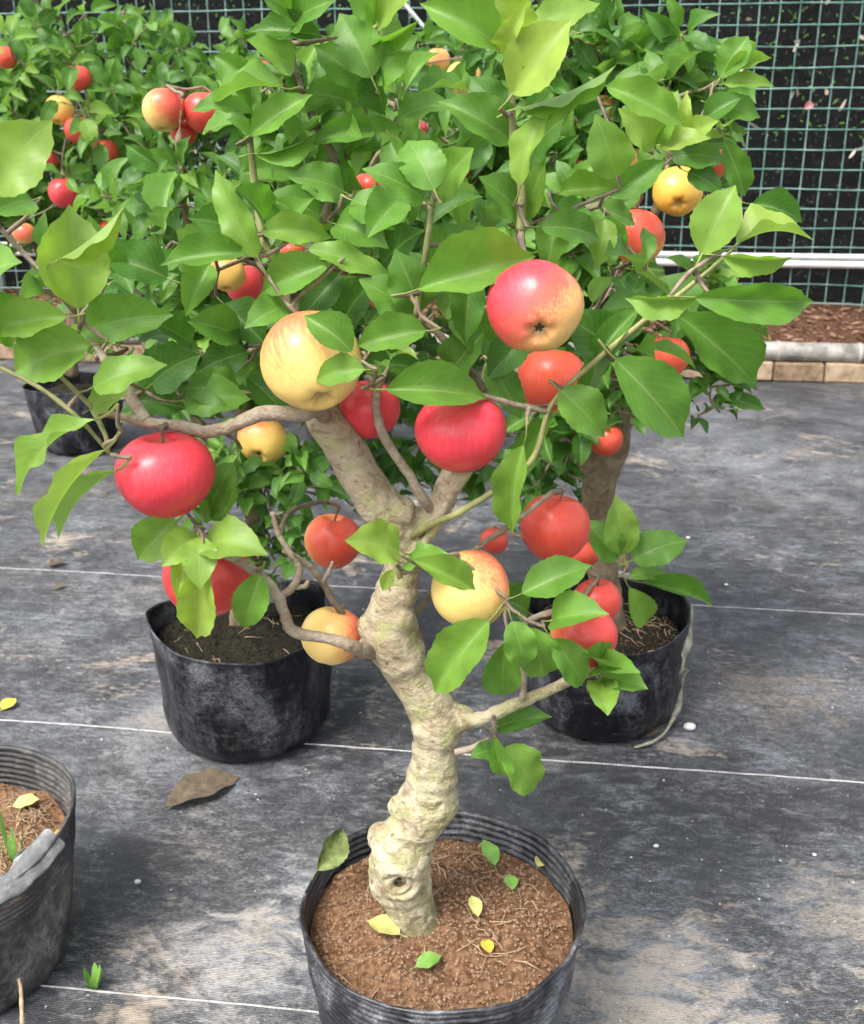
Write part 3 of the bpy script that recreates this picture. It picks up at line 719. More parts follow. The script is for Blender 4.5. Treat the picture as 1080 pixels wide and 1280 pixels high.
for k in range(5):
    an = k * 1.2566; ax = Vector((math.cos(an), math.sin(an), -0.5)).normalized()
    blade_mesh(0.15, 0.09, 0, vs, fs, Vector((0.015 * math.cos(an), .015 * math.sin(an), -0.68)), ax, Vector((0, 0, 1)), 3, -0.5)
CALYX = bpy.data.meshes.new('calyx'); CALYX.from_pydata([tuple(v) for v in vs], [], fs); CALYX.materials.append(MAT['calyx'])

# ------------------------------------------------------------------ trees
class Tree:
    def __init__(s, base, label, near=False):
        s.base = Vector(base); s.e = empty('apple_tree', base); tag(s.e, label, 'apple tree', 'apple trees growing in pots')
        s.T = Matrix.Translation(-s.base); s.pool = []; s.near = near; s.n = 0
        s.sv = []; s.sf = []; s.smi = []; s.suv = []; s.st = []; s.tv = []; s.tf = []
    def add(s, o, M=None):
        o.parent = s.e; o.matrix_basis = s.T @ M if M is not None else s.T.copy()
    def limb(s, pts, mat='twig', sides=10, wob=0.25, name='branch', n=6, pool=True):
        q = catmull(pts, n); v, f = tube(q, sides, wob=wob)
        o = mesh_obj(name, v, f, mat); s.add(o)
        if pool: s.pool += q
        return o
    def trunk(s, chains, mat, voxel, disp, extra=None, name='trunk'):
        vs = []; fs = []
        for ch in chains:
            q = catmull(ch, 8); tube(q, 14, vs, fs, wob=0.12)
            s.pool += q
        for c, r in (extra or []):
            b0 = len(vs); nn = 12
            for a in range(nn + 1):
                for b in range(nn):
                    f = math.pi * a / nn; t = 2 * math.pi * b / nn
                    vs.append(c + Vector((math.sin(f) * math.cos(t), math.sin(f) * math.sin(t), math.cos(f))) * r)
            for a in range(nn):
                for b in range(nn):
                    fs.append((b0 + a * nn + b, b0 + (a + 1) * nn + b, b0 + (a + 1) * nn + (b + 1) % nn, b0 + a * nn + (b + 1) % nn))
        o = mesh_obj(name, vs, fs, mat)
        md = o.modifiers.new('r', 'REMESH'); md.mode = 'VOXEL'; md.voxel_size = voxel; md.use_smooth_shade = True
        sm = o.modifiers.new('s', 'SMOOTH'); sm.iterations = 3; sm.factor = 0.5
        dg = bpy.context.evaluated_depsgraph_get(); me = bpy.data.meshes.new_from_object(o.evaluated_get(dg))
        o.modifiers.clear(); old = o.data; o.data = me; bpy.data.meshes.remove(old)
        if not me.materials: me.materials.append(MAT[mat])
        nn = [v.normal.copy() for v in me.vertices]
        for v, nv in zip(me.vertices, nn): v.co += nv * disp(v.co)
        me.polygons.foreach_set('use_smooth', [True] * len(me.polygons)); me.update()
        s.add(o); return o
    def near_pool(s, p):
        return min(s.pool, key=lambda q: (q[0] - p).length_squared)
    def connect(s, p, tol=0.02, r=0.0021, sag=0.0, mat='twig'):
        q, qr = s.near_pool(p); d = (p - q).length
        if d < tol: return
        mid = (p + q) * 0.5 + Vector((random.uniform(-.08, .08), random.uniform(-.08, .08), -0.10 * random.random() - sag)) * d
        k = max(3, int(d / 0.025))
        pts = [(q, min(qr, r * 1.7)), (q.lerp(mid, .5) + noise.random_unit_vector() * d * .03, r * 1.4), (mid, r * 1.25), (p, r)]
        c = catmull(pts, 4)
        s.pool += c[2:]
        if s.near:
            v, f = tube(c, 6, wob=0.3); o = mesh_obj('twig', v, f, mat); s.add(o)
        else: tube(c, 5, s.tv, s.tf)
    def leaf_m(s, M, tone, lo=False):
        if s.n < 300:
            me = random.choice(LEAF_LO if lo else LEAF)
            o = bpy.data.objects.new('leaf', me); col.objects.link(o); s.add(o, M); o.color = (tone, 0, 0, 1); s.n += 1
        else:
            me = random.choice(LEAF_LO); b0 = len(s.sv); uvs = me.uv_layers[0].data
            s.sv += [M @ v.co for v in me.vertices]
            vuv = {}
            for lp in me.loops: vuv[lp.vertex_index] = tuple(uvs[lp.index].uv)
            s.suv += [vuv.get(k, (0, 0)) for k in range(len(me.vertices))]; s.st += [tone + random.uniform(-.12, .12)] * len(me.vertices)
            for p in me.polygons: s.sf.append(tuple(b0 + k for k in p.vertices)); s.smi.append(p.material_index)
    def leaf_axis(s, base, axis, nrm, L, Wd, tone, lo=False):
        y = axis.normalized(); z = (nrm - y * nrm.dot(y))
        z = z.normalized() if z.length > 1e-4 else y.orthogonal().normalized()
        x = y.cross(z)
        M = Matrix(((x.x * Wd, y.x * L, z.x * L, base.x), (x.y * Wd, y.y * L, z.y * L, base.y), (x.z * Wd, y.z * L, z.z * L, base.z), (0, 0, 0, 1)))
        s.leaf_m(M, tone, lo)
    def hero(s, bx, by, tx, ty, wpx, Y, tone=0.5, dy=None, roll=0.0, facing=0.7, link=True, Lmin=0.062):
        b = P(bx, by, Y); t0 = P(tx, ty, Y); L = (t0 - b).length
        if dy is None:
            dy = -math.sqrt(max(0, Lmin ** 2 - L ** 2)) if L < Lmin else random.uniform(-.022, .012)
        t = P(tx, ty, Y + dy)
        ax = t - b; toc = (CAM - b).normalized()
        n0 = (toc * facing + Vector((0, 0, 1)) * (1 - facing)).normalized()
        n0 = Matrix.Rotation(roll, 3, ax.normalized()) @ n0
        n1 = (n0 - ax.normalized() * n0.dot(ax.normalized())).normalized()
        wd = wpx * m_per_px(b) / max(0.5, abs(n1.dot(toc))); L = ax.length * 1.06
        wd = min(wd, L * 0.70) * 0.95
        s.leaf_axis(b, ax, n1, L, wd, tone)
        if link: s.connect(b - ax.normalized() * 0.22 * L * 0.9, 0.016, 0.0017)
    def spur(s, p, d, n, L, tone, lo=False, up=0.5, link=True):
        if link: s.connect(p, 0.015)
        a0 = random.uniform(0, 6.28); d = d.normalized(); e1 = d.orthogonal().normalized(); e2 = d.cross(e1)
        for k in range(n):
            an = a0 + k * 2.4; th = random.uniform(0.7, 1.5)
            rad = e1 * math.cos(an) + e2 * math.sin(an)
            ax = (d * math.cos(th) + rad * math.sin(th) + Vector((0, 0, random.uniform(-.5, .15)))).normalized()
            l = L * random.uniform(0.7, 1.15)
            nr = (Vector((0, -0.35, 1)) * up + d * 0.5 + noise.random_unit_vector() * 0.45)
            s.leaf_axis(p + ax * l * 0.22 + d * random.uniform(-.012, .018), ax, nr, l, l * random.uniform(0.42, 0.60), max(0, tone + random.uniform(-.16, .2)), lo)
    def apple(s, px, py, dpx, Y, red, hue=(0.3, 0.3), axis=(0, 0, 1), blush=(0, -1, 0.3), link=True, sz=1.0, lead=None):
        c = P(px, py, Y)
        r = dpx * 0.5 * m_per_px(c)
        z = Vector(axis).normalized(); x = Vector(blush); x = (x - z * x.dot(z)).normalized(); y = z.cross(x)
        M = Matrix.Translation(c) @ Matrix((x, y, z)).transposed().to_4x4() @ Matrix.Diagonal((r, r, r * sz, 1))
        o = bpy.data.objects.new('apple', random.choice(APPLE)); col.objects.link(o); s.add(o, M)
        o.color = (red, hue[0], hue[1], 1)
        k = bpy.data.objects.new('stalk', STALK); col.objects.link(k); k.parent = o
        k = bpy.data.objects.new('calyx', CALYX); col.objects.link(k); k.parent = o
        if lead: s.limb(lead + [(c + z * r * 1.3 * sz + x * r * .1, .0026), (c + z * r * 1.08 * sz + x * r * .1, .0028)], 'twig', 7, .2, 'twig')
        if link: s.connect(c + z * r * 1.12 * sz + x * r * .1, 0.012, 0.0024)
        return o
    def fill(s, cx, cy, rx, ry, Y0, dY, n, leaves, L, tone, lo=False, avoid=(), core=0.0):
        done = 0; tries = 0; spots = []
        while done < n and tries < n * 30:
            tries += 1
            q = noise.random_unit_vector() * (random.random() ** 0.45)
            px, py = cx + q.x * rx, cy + q.z * ry
            if any(x0 < px < x1 and y0 < py < y1 for x0, y0, x1, y1 in avoid): continue
            spots.append((P(px, py, Y0 + q.y * dY), q)); done += 1
        spots.sort(key=lambda t: (s.near_pool(t[0])[0] - t[0]).length)
        for p, q in spots:
            d = Vector((q.x, q.y * .7 - .25, q.z * 0.8 + 0.55)) + noise.random_unit_vector() * 0.3
            s.spur(p, d, random.choice(leaves), L, tone, lo)
    def finish(s):
        if s.sv:
            o = mesh_obj('foliage', s.sv, s.sf, ['leaf', 'petiole']); me = o.data
            me.polygons.foreach_set('material_index', s.smi)
            ul = me.uv_layers.new(name='UVMap'); vi = [0] * len(me.loops); me.loops.foreach_get('vertex_index', vi)
            ul.data.foreach_set('uv', [c for k in vi for c in s.suv[k]])
            at = me.attributes.new('tone', 'FLOAT', 'POINT'); at.data.foreach_set('value', s.st)
            o.color = (0, 0, 0, 1); s.add(o); tag(o, kind='stuff')
        if s.tv:
            o = mesh_obj('twigs', s.tv, s.tf, 'twig'); s.add(o); tag(o, kind='stuff')

# ---- main tree
M_ = Tree(MC + Vector((-0.03, -0.02, 0.21)), 'dwarf apple tree with pale knotty trunk and large red and yellow apples', True)
def C(lst, Y, dflt=None):
    out = []
    for q in lst:
        yy = Y + (q[3] if len(q) > 3 else 0); p = P(q[0], q[1], yy); out.append((p, q[2] * m_per_px(p)))
    return out
TY = 1.05
trunk = C([(520, 1190, 46), (518, 1160, 34), (514, 1130, 31), (501, 1094, 39), (505, 1056, 36), (519, 1027, 33), (535, 1000, 37), (540, 972, 32), (542, 948, 29), (546, 905, 33), (536, 880, 31), (518, 855, 27), (498, 818, 33), (488, 788, 35), (490, 758, 29), (501, 722, 24), (504, 685, 25), (492, 655, 28)], TY)
limbL = C([(505, 690, 20), (485, 648, 29), (458, 605, 27), (432, 562, 26), (408, 528, 25), (388, 492, 21, .02), (368, 440, 17, .05), (352, 380, 12, .08), (345, 320, 9, .1)], TY)
limbR = C([(500, 700, 18), (522, 668, 18), (548, 632, 17), (566, 592, 15), (585, 545, 13, .03), (605, 490, 12, .05), (628, 420, 10, .06), (642, 350, 8, .05), (650, 285, 6, .03)], TY)
limbR2 = C([(512, 702, 7, -.02), (538, 668, 7, -.025), (562, 622, 7, -.02), (580, 598, 7, -.01), (598, 560, 6, .0), (630, 500, 5, .03)], TY)
stubR = C([(548, 905, 26), (575, 898, 20), (592, 902, 12)], TY)
stubL = C([(490, 800, 24), (466, 803, 16), (452, 812, 9)], TY)
kx = lambda px, py, Y, r: (P(px, py, Y), r * m_per_px(P(px, py, Y)))
extra = [kx(464, 784, TY, 18), kx(500, 642, TY - .004, 24), kx(480, 640, TY - .006, 17), kx(514, 662, TY - .004, 17), kx(505, 742, TY - .008, 19), kx(500, 775, TY - .012, 22), kx(576, 897, TY + .004, 18),
         kx(476, 1046, TY + .004, 17), kx(557, 992, TY + .005, 17), kx(532, 864, TY + .01, 16), kx(480, 1082, TY - .004, 21), kx(520, 1128, TY - .006, 18), kx(528, 1052, TY - .006, 16), kx(498, 1010, TY + .003, 13), kx(552, 925, TY - .006, 15)]
EYE = P(499, 1104, TY - 0.034)
def disp_main(p):
    lowk = max(0.0, min(1.0, (0.62 - p.z) / 0.22))
    d = 0.0024 * noise.noise(p * 26) + 0.0013 * noise.noise(p * 58) + 0.0006 * noise.noise(p * 125)
    ring = noise.noise(Vector((p.x * 14, p.y * 14, p.z * 75)))
    d += (0.0005 + lowk * 0.0012) * ring + lowk * 0.0040 * noise.noise(Vector((p.x * 16, p.y * 16, p.z * 30))) - lowk * 0.002 * max(0, noise.noise(p * 90 + Vector((5, 5, 5))) - .25) * 3
    q = (p - EYE); e = math.hypot(q.x, q.z)
    if q.y < 0.03: d += 0.004 * math.exp(-((e - .020) / .006) ** 2) - 0.014 * math.exp(-(e / .010) ** 2)
    q = p - P(496, 640, TY - .03); e = q.length
    if e < .06: d += 0.0035 * noise.noise(p * 85) * (1 - e / .06) * 2
    return d
M_.trunk([trunk, limbL, limbR, limbR2, stubR, stubL], 'bark_pale', 0.0030, disp_main, extra)
vs = []; fs = []
kz = Vector((-.08, -1, .12)).normalized(); kxv = kz.orthogonal().normalized(); kyv = kz.cross(kxv)
for i, (r_, h_) in enumerate([(.0005, -.010), (.0045, -.009), (.007, -.001), (.0095, .0035), (.013, .0045), (.0165, .002), (.019, .0005), (.0215, .001), (.025, -.004)]):
    for q in range(22):
        t = 6.2832 * q / 22; rr = r_ * (1 + .16 * noise.noise(Vector((math.cos(t) * 1.3, math.sin(t) * 1.3, i * .25))))
        vs.append(EYE + Vector((0, .001, 0)) + (kxv * math.cos(t) * 1.15 + kyv * math.sin(t) * .85) * rr + kz * (h_ + .0012 * noise.noise(Vector((math.cos(t) * 3, math.sin(t) * 3, i)))))
    if i:
        for q in range(22): fs.append(((i - 1) * 22 + q, (i - 1) * 22 + (q + 1) % 22, i * 22 + (q + 1) % 22, i * 22 + q))
ko = mesh_obj('knot', vs, fs, ['bark_pale', 'calyx']); M_.add(ko)
for p_ in ko.data.polygons: p_.material_index = 1 if p_.index < 44 else 0
# branches
M_.limb(C([(410, 525, 11, .05), (395, 512, 10, .01), (372, 518, 10), (330, 516, 10), (296, 530, 8.5), (258, 540, 8), (222, 532, 7.5), (185, 528, 7), (150, 520, 5), (116, 515, 4)], 1.0), 'bark_brown', 12, .3)
M_.limb(C([(182, 527, 8), (168, 505, 8, .01), (152, 478, 7, .03), (125, 440, 5, .05), (105, 405, 4, .04), (60, 350, 3.5, 0), (0, 285, 3, -.03)], 1.0), 'bark_brown', 10, .3)
M_.limb(C([(118, 515, 4), (132, 545, 3, -.02), (135, 562, 2.5, -.03)], 1.0), 'shoot', 8, .2)
M_.limb(C([(138, 568, 2.6), (100, 525, 3), (50, 485, 3), (-20, 450, 3)], 0.93), 'shoot', 8, .2)
M_.limb(C([(118, 512, 3.5), (80, 475, 3), (45, 440, 3), (-15, 400, 2.5)], 0.98), 'shoot', 8, .2)
M_.limb(C([(488, 810, 12, .06), (466, 814, 11, .035), (448, 811, 9, .01), (432, 804, 7.5), (405, 797, 7), (366, 789, 7.5), (355, 765, 6.5), (347, 745, 6.5), (328, 722, 6), (300, 702, 6), (275, 690, 5), (250, 665, 4)], 1.0), 'bark_brown', 12, .3)
M_.limb(C([(348, 746, 5), (366, 734, 5), (374, 712, 4.5), (362, 690, 4), (348, 668, 3.5), (340, 640, 3)], 1.02), 'bark_brown', 10, .3)
M_.limb(C([(366, 734, 4), (380, 733, 3.5), (386, 726, 2.5)], 1.02), 'bark_brown', 8, .3)
M_.limb(C([(486, 800, 5, .04), (450, 785, 4, .08), (420, 757, 4, .06), (404, 728, 4.5, .05), (385, 707, 4.5, .04), (355, 688, 4, .02)], 1.02), 'bark_brown', 10, .3)
M_.limb(C([(404, 728, 3), (412, 712, 2.5), (416, 702, 2)], 1.06), 'bark_brown', 8, .3)
M_.limb(C([(575, 903, 12), (605, 897, 9), (645, 880, 8), (680, 865, 7), (708, 852, 7), (742, 832, 4, .02)], 1.03), 'bark_pale', 12, .3)
M_.limb(C([(652, 876, 4), (655, 850, 3.5), (648, 812, 3.5), (655, 780, 4), (690, 765, 4, .02), (720, 760, 4, .05)], 1.02), 'bark_brown', 10, .3)
M_.limb(C([(545, 645, 8, .02), (528, 622, 7), (512, 595, 6), (488, 560, 6), (474, 530, 6), (470, 495, 5), (478, 474, 3.5), (486, 458, 1.8)], 1.03), 'bark_brown', 10, .3)
M_.limb(C([(568, 940, 5), (590, 935, 4.5), (612, 925, 4)], 1.03), 'bark_brown', 8, .3)
M_.limb(C([(510, 672, 6, .06), (540, 655, 5, .03), (575, 640, 4.5), (630, 605, 4), (668, 570, 4), (690, 505, 3.4), (740, 455, 3.6), (800, 405, 3.6), (862, 358, 3.2), (905, 322, 2.6), (922, 305, 1.8)], 0.98), 'shoot', 8, .2)
M_.limb(C([(498, 790, 5, .02), (525, 760, 4, .04), (560, 715, 4, .04), (600, 682, 4, .03), (640, 655, 3.5, .02), (690, 615, 3, .04)], 1.03), 'bark_brown', 8, .3)
M_.limb(C([(650, 290, 6), (652, 240, 5.5), (643, 190, 5), (640, 130, 4.5), (647, 70, 4), (655, 20, 3.5), (658, -20, 3)], 1.08), 'shoot', 8, .2)
M_.limb(C([(345, 325, 7), (330, 300, 6), (318, 230, 5, .02), (312, 165, 4, .02)], 1.12), 'shoot', 8, .2)
M_.limb(C([(352, 385, 8), (395, 300, 7), (420, 215, 6), (392, 150, 5), (370, 90, 4), (360, 20, 3), (365, -20, 3)], 1.15), 'twig', 8, .3)
M_.limb(C([(420, 215, 5), (450, 160, 5), (462, 100, 4), (470, 40, 4), (470, -15, 3)], 1.17), 'shoot', 8, .2)
M_.limb(C([(520, 395, 4), (530, 330, 4), (540, 262, 3.5), (545, 225, 3)], 1.02), 'shoot', 8, .2)
M_.limb(C([(605, 490, 7), (560, 430, 5), (522, 395, 4)], 1.08), 'twig', 8, .3)
# spur leaf sprout on trunk
M_.limb(C([(500, 722, 4), (496, 706, 4), (490, 680, 3.5), (486, 662, 3)], 1.0), 'shoot', 8, .3)

A = M_.apple
A(207, 594, 122, 0.975, 0.88, (.2, .0), (0.02, 0.02, 1), (-.2, -1, 0), sz=0.94)
A(390, 453, 128, 0.985, 0.24, (.15, .7), (-.25, .70, .62), (-.35, .35, .9), sz=1.0)
A(462, 512, 78, 1.065, 0.92, (.3, .1))
A(576, 541, 112, 0.985, 0.88, (.2, .0), (0, -.1, 1), (0.2, -1, 0), sz=0.95)
A(669, 385, 118, 0.955, 0.60, (.15, .0), (-.05, .86, .42), (-.75, -.1, .6), sz=1.0)
A(694, 660, 88, 1.10, 0.82, (.5, .7), (0.15, .2, 1), (0.1, -1, 0))
A(589, 738, 101, 1.00, 0.25, (.1, .4), (-.42, -.36, .9), (.9, 0.25, .1), link=False, lead=C([(505, 715, 4), (535, 706, 3.5, -.04)], 1.0))
A(729, 797, 84, 1.02, 0.66, (.4, .5), (0, -.1, 1), (0.7, -.6, 0))
A(746, 752, 62, 1.12, 0.86, (.4, .6))
A(415, 795, 79, 1.075, 0.32, (.1, .4), (.3, .25, 1), (.75, .15, .3))
A(416, 677, 74, 1.20, 0.56, (.6, .8), (.1, .1, 1), (.4, -.6, 0), link=False, lead=C([(350, 668, 3.5, .02), (362, 640, 3, .08), (398, 628, 3, .17)], 1.0))
A(258, 722, 110, 1.03, 0.84, (.2, .3), (0, 0, 1), (.4, -1, 0), sz=.96)
A(618, 676, 36, 1.25, 0.85, (.4, .6))
A(476, 368, 38, 1.32, 0.74, (.6, .9)); A(306, 356, 50, 1.40, .86, (.3, .3)); A(284, 343, 46, 1.25, .15, (.5, .5), (0, .5, .8)); A(462, 238, 46, 1.30, .58, (.8, .9)); A(366, 316, 32, 1.40, .75, (.5, .8))
M_.spur(P(486, 458, 1.03), Vector((.3, -.2, 1)), 4, .024, .5, link=False)

H = M_.hero
# shoot to the right of the crown
H(877, 318, 918, 234, 84, .95, .62, 0); H(922, 306, 1012, 267, 30, .95, .85, roll=-.9); H(903, 320, 997, 332, 30, .94, .68, roll=.7)
H(868, 372, 1018, 380, 50, .94, .52, 0.0, roll=.5); H(872, 372, 785, 374, 24, .95, .75, roll=-.9); H(845, 392, 942, 478, 66, .99, .32)
H(768, 448, 856, 545, 78, .93, .52, 0); H(700, 488, 762, 545, 62, .97, .45); H(800, 410, 705, 520, 30, 1.02, .5, roll=.5)
H(940, 255, 1012, 268, 34, 1.12, .22); H(765, 440, 720, 395, 40, 1.02, .35); H(740, 455, 800, 380, 36, 1.0, .42)
# upright shoot over the middle
H(640, 118, 710, 28, 78, 1.03, .86, -.02); H(650, 232, 684, 112, 38, 1.04, .88, roll=-.5); H(648, 135, 768, 90, 18, 1.05, .75, roll=1.0)
H(628, 62, 535, -8, 56, 1.05, .62); H(660, 40, 752, -8, 44, 1.05, .62); H(640, 178, 556, 118, 56, 1.09, .45); H(655, 46, 632, -6, 22, 1.06, .8); H(630, 70, 640, 22, 16, 1.05, .9)
H(638, 160, 590, 92, 44, 1.1, .4); H(652, 200, 700, 150, 44, 1.12, .4); H(655, 270, 605, 225, 46, 1.1, .38); H(660, 275, 680, 200, 30, 1.1, .7)
H(543, 238, 508, 164, 92, .98, .58, .02); H(522, 362, 663, 322, 68, .98, .50, 0); H(530, 250, 470, 205, 40, 1.0, .5); H(545, 245, 585, 190, 44, 1.04, .45)
H(515, 395, 465, 350, 50, 1.04, .4); H(525, 390, 500, 320, 60, 1.03, .42); H(535, 330, 590, 290, 44, 1.05, .35); H(560, 400, 640, 440, 50, 1.06, .3); H(590, 330, 580, 425, 44, 1.03, .35)
H(482, 487, 614, 492, 66, .955, .30, 0, facing=.75); H(532, 414, 445, 428, 46, .98, .55); H(456, 462, 387, 466, 38, .925, .48, 0); H(440, 440, 385, 388, 46, .93, .28, 0)
H(655, 556, 636, 664, 42, .955, .72, 0, roll=.3); H(500, 690, 440, 672, 38, .98, .62); H(516, 700, 592, 736, 34, .935, .58, 0); H(508, 702, 552, 694, 22, 1.0, .55); H(492, 712, 478, 738, 18, .98, .75, Lmin=.02)
H(610, 455, 655, 520, 46, 1.05, .25); H(660, 420, 610, 470, 44, 1.06, .28); H(690, 520, 640, 590, 30, 1.06, .4)
# cluster low on the right
H(652, 742, 736, 706, 52, .965, .55); H(612, 776, 540, 862, 62, .94, .58, 0); H(640, 776, 662, 842, 44, .93, .62); H(632, 802, 624, 880, 48, .96, .42); H(656, 784, 692, 862, 48, .95, .5)
H(690, 798, 742, 868, 44, .95, .48); H(690, 775, 746, 764, 38, .96, .5); H(660, 765, 610, 740, 26, 1.05, .35)
H(752, 846, 804, 858, 28, 1.0, .58); H(750, 850, 758, 888, 26, .99, .7); H(744, 836, 778, 826, 22, 1.0, .62); H(748, 840, 735, 815, 20, 1.0, .6)
H(630, 934, 684, 996, 50, .97, .64, 0); H(616, 922, 628, 970, 24, .965, .68, Lmin=.04); H(618, 938, 596, 940, 20, .98, .5, Lmin=.03); H(622, 908, 682, 892, 30, 1.05, .35)
# cluster under the red apple on the long branch
H(222, 650, 170, 698, 52, .99, .5); H(246, 668, 204, 702, 46, .97, .6); H(248, 672, 250, 728, 40, .955, .66); H(252, 698, 244, 796, 48, .95, .72, 0)
H(258, 676, 314, 680, 38, .97, .6); H(326, 718, 304, 788, 46, .97, .56); H(292, 578, 246, 658, 44, 1.03, .42); H(285, 640, 250, 600, 40, 1.06, .4); H(232, 690, 222, 745, 24, .97, .75)
# drooping shoot leaves
H(132, 562, 40, 674, 11, .92, .95, -.03, roll=.8); H(146, 588, 62, 662, 9, .93, .75, 0, roll=1.0); H(120, 524, -6, 596, 12, .92, .72, 0, roll=.8); H(112, 512, 148, 490, 26, .98, .7, Lmin=.03)
H(98, 386, 90, 262, 88, .96, .62, 0); H(70, 326, 156, 262, 28, .93, .80, 0, roll=1.0); H(-12, 240, 54, 148, 84, .93, .66, 0); H(-40, 352, 16, 326, 64, .95, .6)
H(84, 396, -14, 410, 44, .94, .68); H(112, 432, 8, 462, 72, .96, .7, 0); H(116, 484, 196, 450, 42, .95, .58); H(100, 416, 206, 386, 48, .98, .45); H(210, 348, 122, 312, 58, 1.05, .28)
H(40, 250, -10, 262, 60, 1.0, .6); H(20, 420, -20, 370, 40, .97, .6); H(130, 345, 118, 290, 40, 1.06, .35); H(190, 480, 240, 440, 44, 1.06, .3); H(160, 500, 230, 510, 40, 1.08, .28); H(230, 500, 300, 490, 46, 1.05, .4); H(250, 470, 180, 440, 44, 1.08, .25)
# crown middle left
H(322, 322, 262, 214, 46, 1.03, .74, 0, roll=-.4); H(326, 290, 418, 286, 38, 1.04, .66); H(310, 316, 203, 328, 48, 1.03, .55); H(412, 330, 326, 362, 48, 1.03, .5); H(385, 310, 500, 346, 38, 1.04, .45)
H(362, 384, 318, 392, 28, 1.05, .45); H(425, 342, 378, 398, 48, 1.06, .22); H(262, 330, 232, 388, 40, 1.06, .4); H(330, 275, 300, 235, 40, 1.08, .5); H(345, 300, 375, 255, 36, 1.1, .6)
H(312, 170, 386, 118, 38, 1.1, .60, 0); H(318, 192, 402, 178, 16, 1.1, .62, roll=.9); H(312, 165, 288, 150, 18, 1.1, .6, Lmin=.03); H(402, 45, 316, 36, 44, 1.13, .3); H(368, 86, 316, 52, 46, 1.13, .6); H(465, 98, 424, 8, 56, 1.13, .58); H(466, 102, 514, 44, 50, 1.14, .55)
H(462, 112, 396, 56, 50, 1.15, .5); H(352, 110, 252, 108, 24, 1.1, .68, roll=.6); H(316, 142, 242, 133, 20, 1.12, .45, roll=.6); H(430, 186, 502, 155, 34, 1.15, .45); H(452, 132, 384, 112, 44, 1.18, .35)
H(365, 20, 330, -10, 40, 1.14, .5); H(365, 30, 410, 0, 40, 1.14, .5); H(470, 20, 445, -20, 30, 1.16, .6); H(472, 30, 500, -10, 24, 1.16, .6); H(470, 60, 520, 30, 20, 1.15, .6, roll=.8)
H(430, 240, 375, 215, 44, 1.12, .35); H(440, 250, 500, 275, 46, 1.1, .42); H(420, 280, 480, 300, 44, 1.1, .35); H(400, 270, 345, 240, 44, 1.1, .48); H(300, 290, 245, 270, 40, 1.1, .4)
H(478, 330, 520, 290, 40, 1.1, .3); H(500, 250, 460, 290, 40, 1.08, .4); H(770, 222, 750, 150, 60, 1.12, .45); H(676, 284, 760, 288, 40, 1.05, .48); H(758, 108, 852, 152, 46, 1.22, .45); H(700, 240, 770, 235, 30, 1.15, .5)
H(820, 180, 840, 120, 30, 1.3, .75); H(825, 182, 880, 165, 28, 1.3, .7); H(818, 182, 790, 140, 28, 1.3, .7)
H(300, 420, 240, 400, 46, 1.08, .3); H(310, 440, 250, 460, 46, 1.1, .28); H(280, 380, 330, 430, 46, 1.1, .3); H(240, 430, 190, 400, 44, 1.1, .28); H(300, 490, 235, 480, 50, 1.06, .42); H(310, 470, 360, 520, 44, 1.1, .3)
H(430, 400, 460, 350, 44, 1.1, .3); H(520, 460, 450, 450, 40, 1.08, .28); H(560, 470, 600, 420, 44, 1.08, .3)
AV = [(330, 330, 450, 520), (400, 500, 600, 1000), (600, 320, 730, 450), (510, 500, 640, 1000)]
AV2 = AV + [(760, 205, 885, 335), (160, 90, 300, 190), (800, 410, 870, 480), (255, 300, 335, 390), (435, 210, 500, 265), (455, 345, 500, 395), (345, 300, 388, 335)]
M_.fill(450, 260, 250, 200, 1.27, .14, 26, (4, 5, 6), .066, .38, avoid=AV2)
M_.fill(700, 330, 150, 150, 1.27, .12, 8, (4, 5), .066, .38, avoid=AV2)
M_.fill(160, 400, 130, 90, 1.18, .08, 6, (4, 5), .066, .34, avoid=AV2)
M_.finish()

# ---- background trees
def back_tree(base, label, trunk_px, Y, limbs, mat='bark_dark', vox=0.006):
    t = Tree(base, label)
    chains = [C(trunk_px, Y)] + [C(q, Y) for q in limbs]
    t.trunk(chains, mat, vox, lambda p: 0.005 * noise.noise(p * 22) + 0.003 * noise.noise(p * 60))
    return t
# left middle
tl = back_tree(LC + Vector((0, 0, .19)), 'apple tree with small dark leaves growing in the torn rimmed pot', [(300, 800, 16), (305, 740, 15), (318, 660, 14), (310, 580, 12), (300, 480, 10), (290, 380, 8), (280, 260, 6)], 1.92,
    [[(310, 600, 10), (240, 520, 8), (180, 420, 6), (150, 320, 4)], [(305, 560, 10), (370, 480, 8, .05), (410, 380, 6, .1), (430, 260, 4, .1)], [(295, 430, 8), (240, 300, 6, -.1), (225, 190, 5, -.1), (228, 120, 3, -.1)]])
for a in ((205, 138, 55, 1.92, .46, (.1, .7), (.05, .3, 1), (.8, -.2, .6)), (256, 141, 54, 1.94, .80, (.3, .6), (0, .1, 1), (-.1, -1, 0)), (230, 166, 34, 1.97, .85), (328, 551, 63, 1.86, .24, (.5, .6), (.1, .8, .45), (-.1, .5, .8)), 
          (576, 210, 30, 2.0, .8, (.6, .9)), (150, 345, 34, 2.0, .7, (.6, .9))):
    tl.apple(*a)
tl.fill(300, 320, 200, 220, 1.97, .28, 110, (6, 7, 8), .064, .32, avoid=[(170, 95, 300, 190)])
tl.fill(350, 600, 120, 60, 1.92, .14, 22, (6, 7), .050, .26, avoid=[(295, 515, 360, 585)])
tl.fill(500, 480, 110, 110, 2.1, .16, 26, (6, 7), .062, .20)
tl.fill(260, 470, 120, 70, 2.02, .14, 22, (6, 7), .062, .22)
tl.fill(300, 610, 80, 70, 1.80, .06, 14, (6, 7), .046, .36, avoid=[(295, 515, 360, 585)])
tl.fill(345, 690, 60, 40, 1.84, .06, 10, (5, 6), .044, .30)
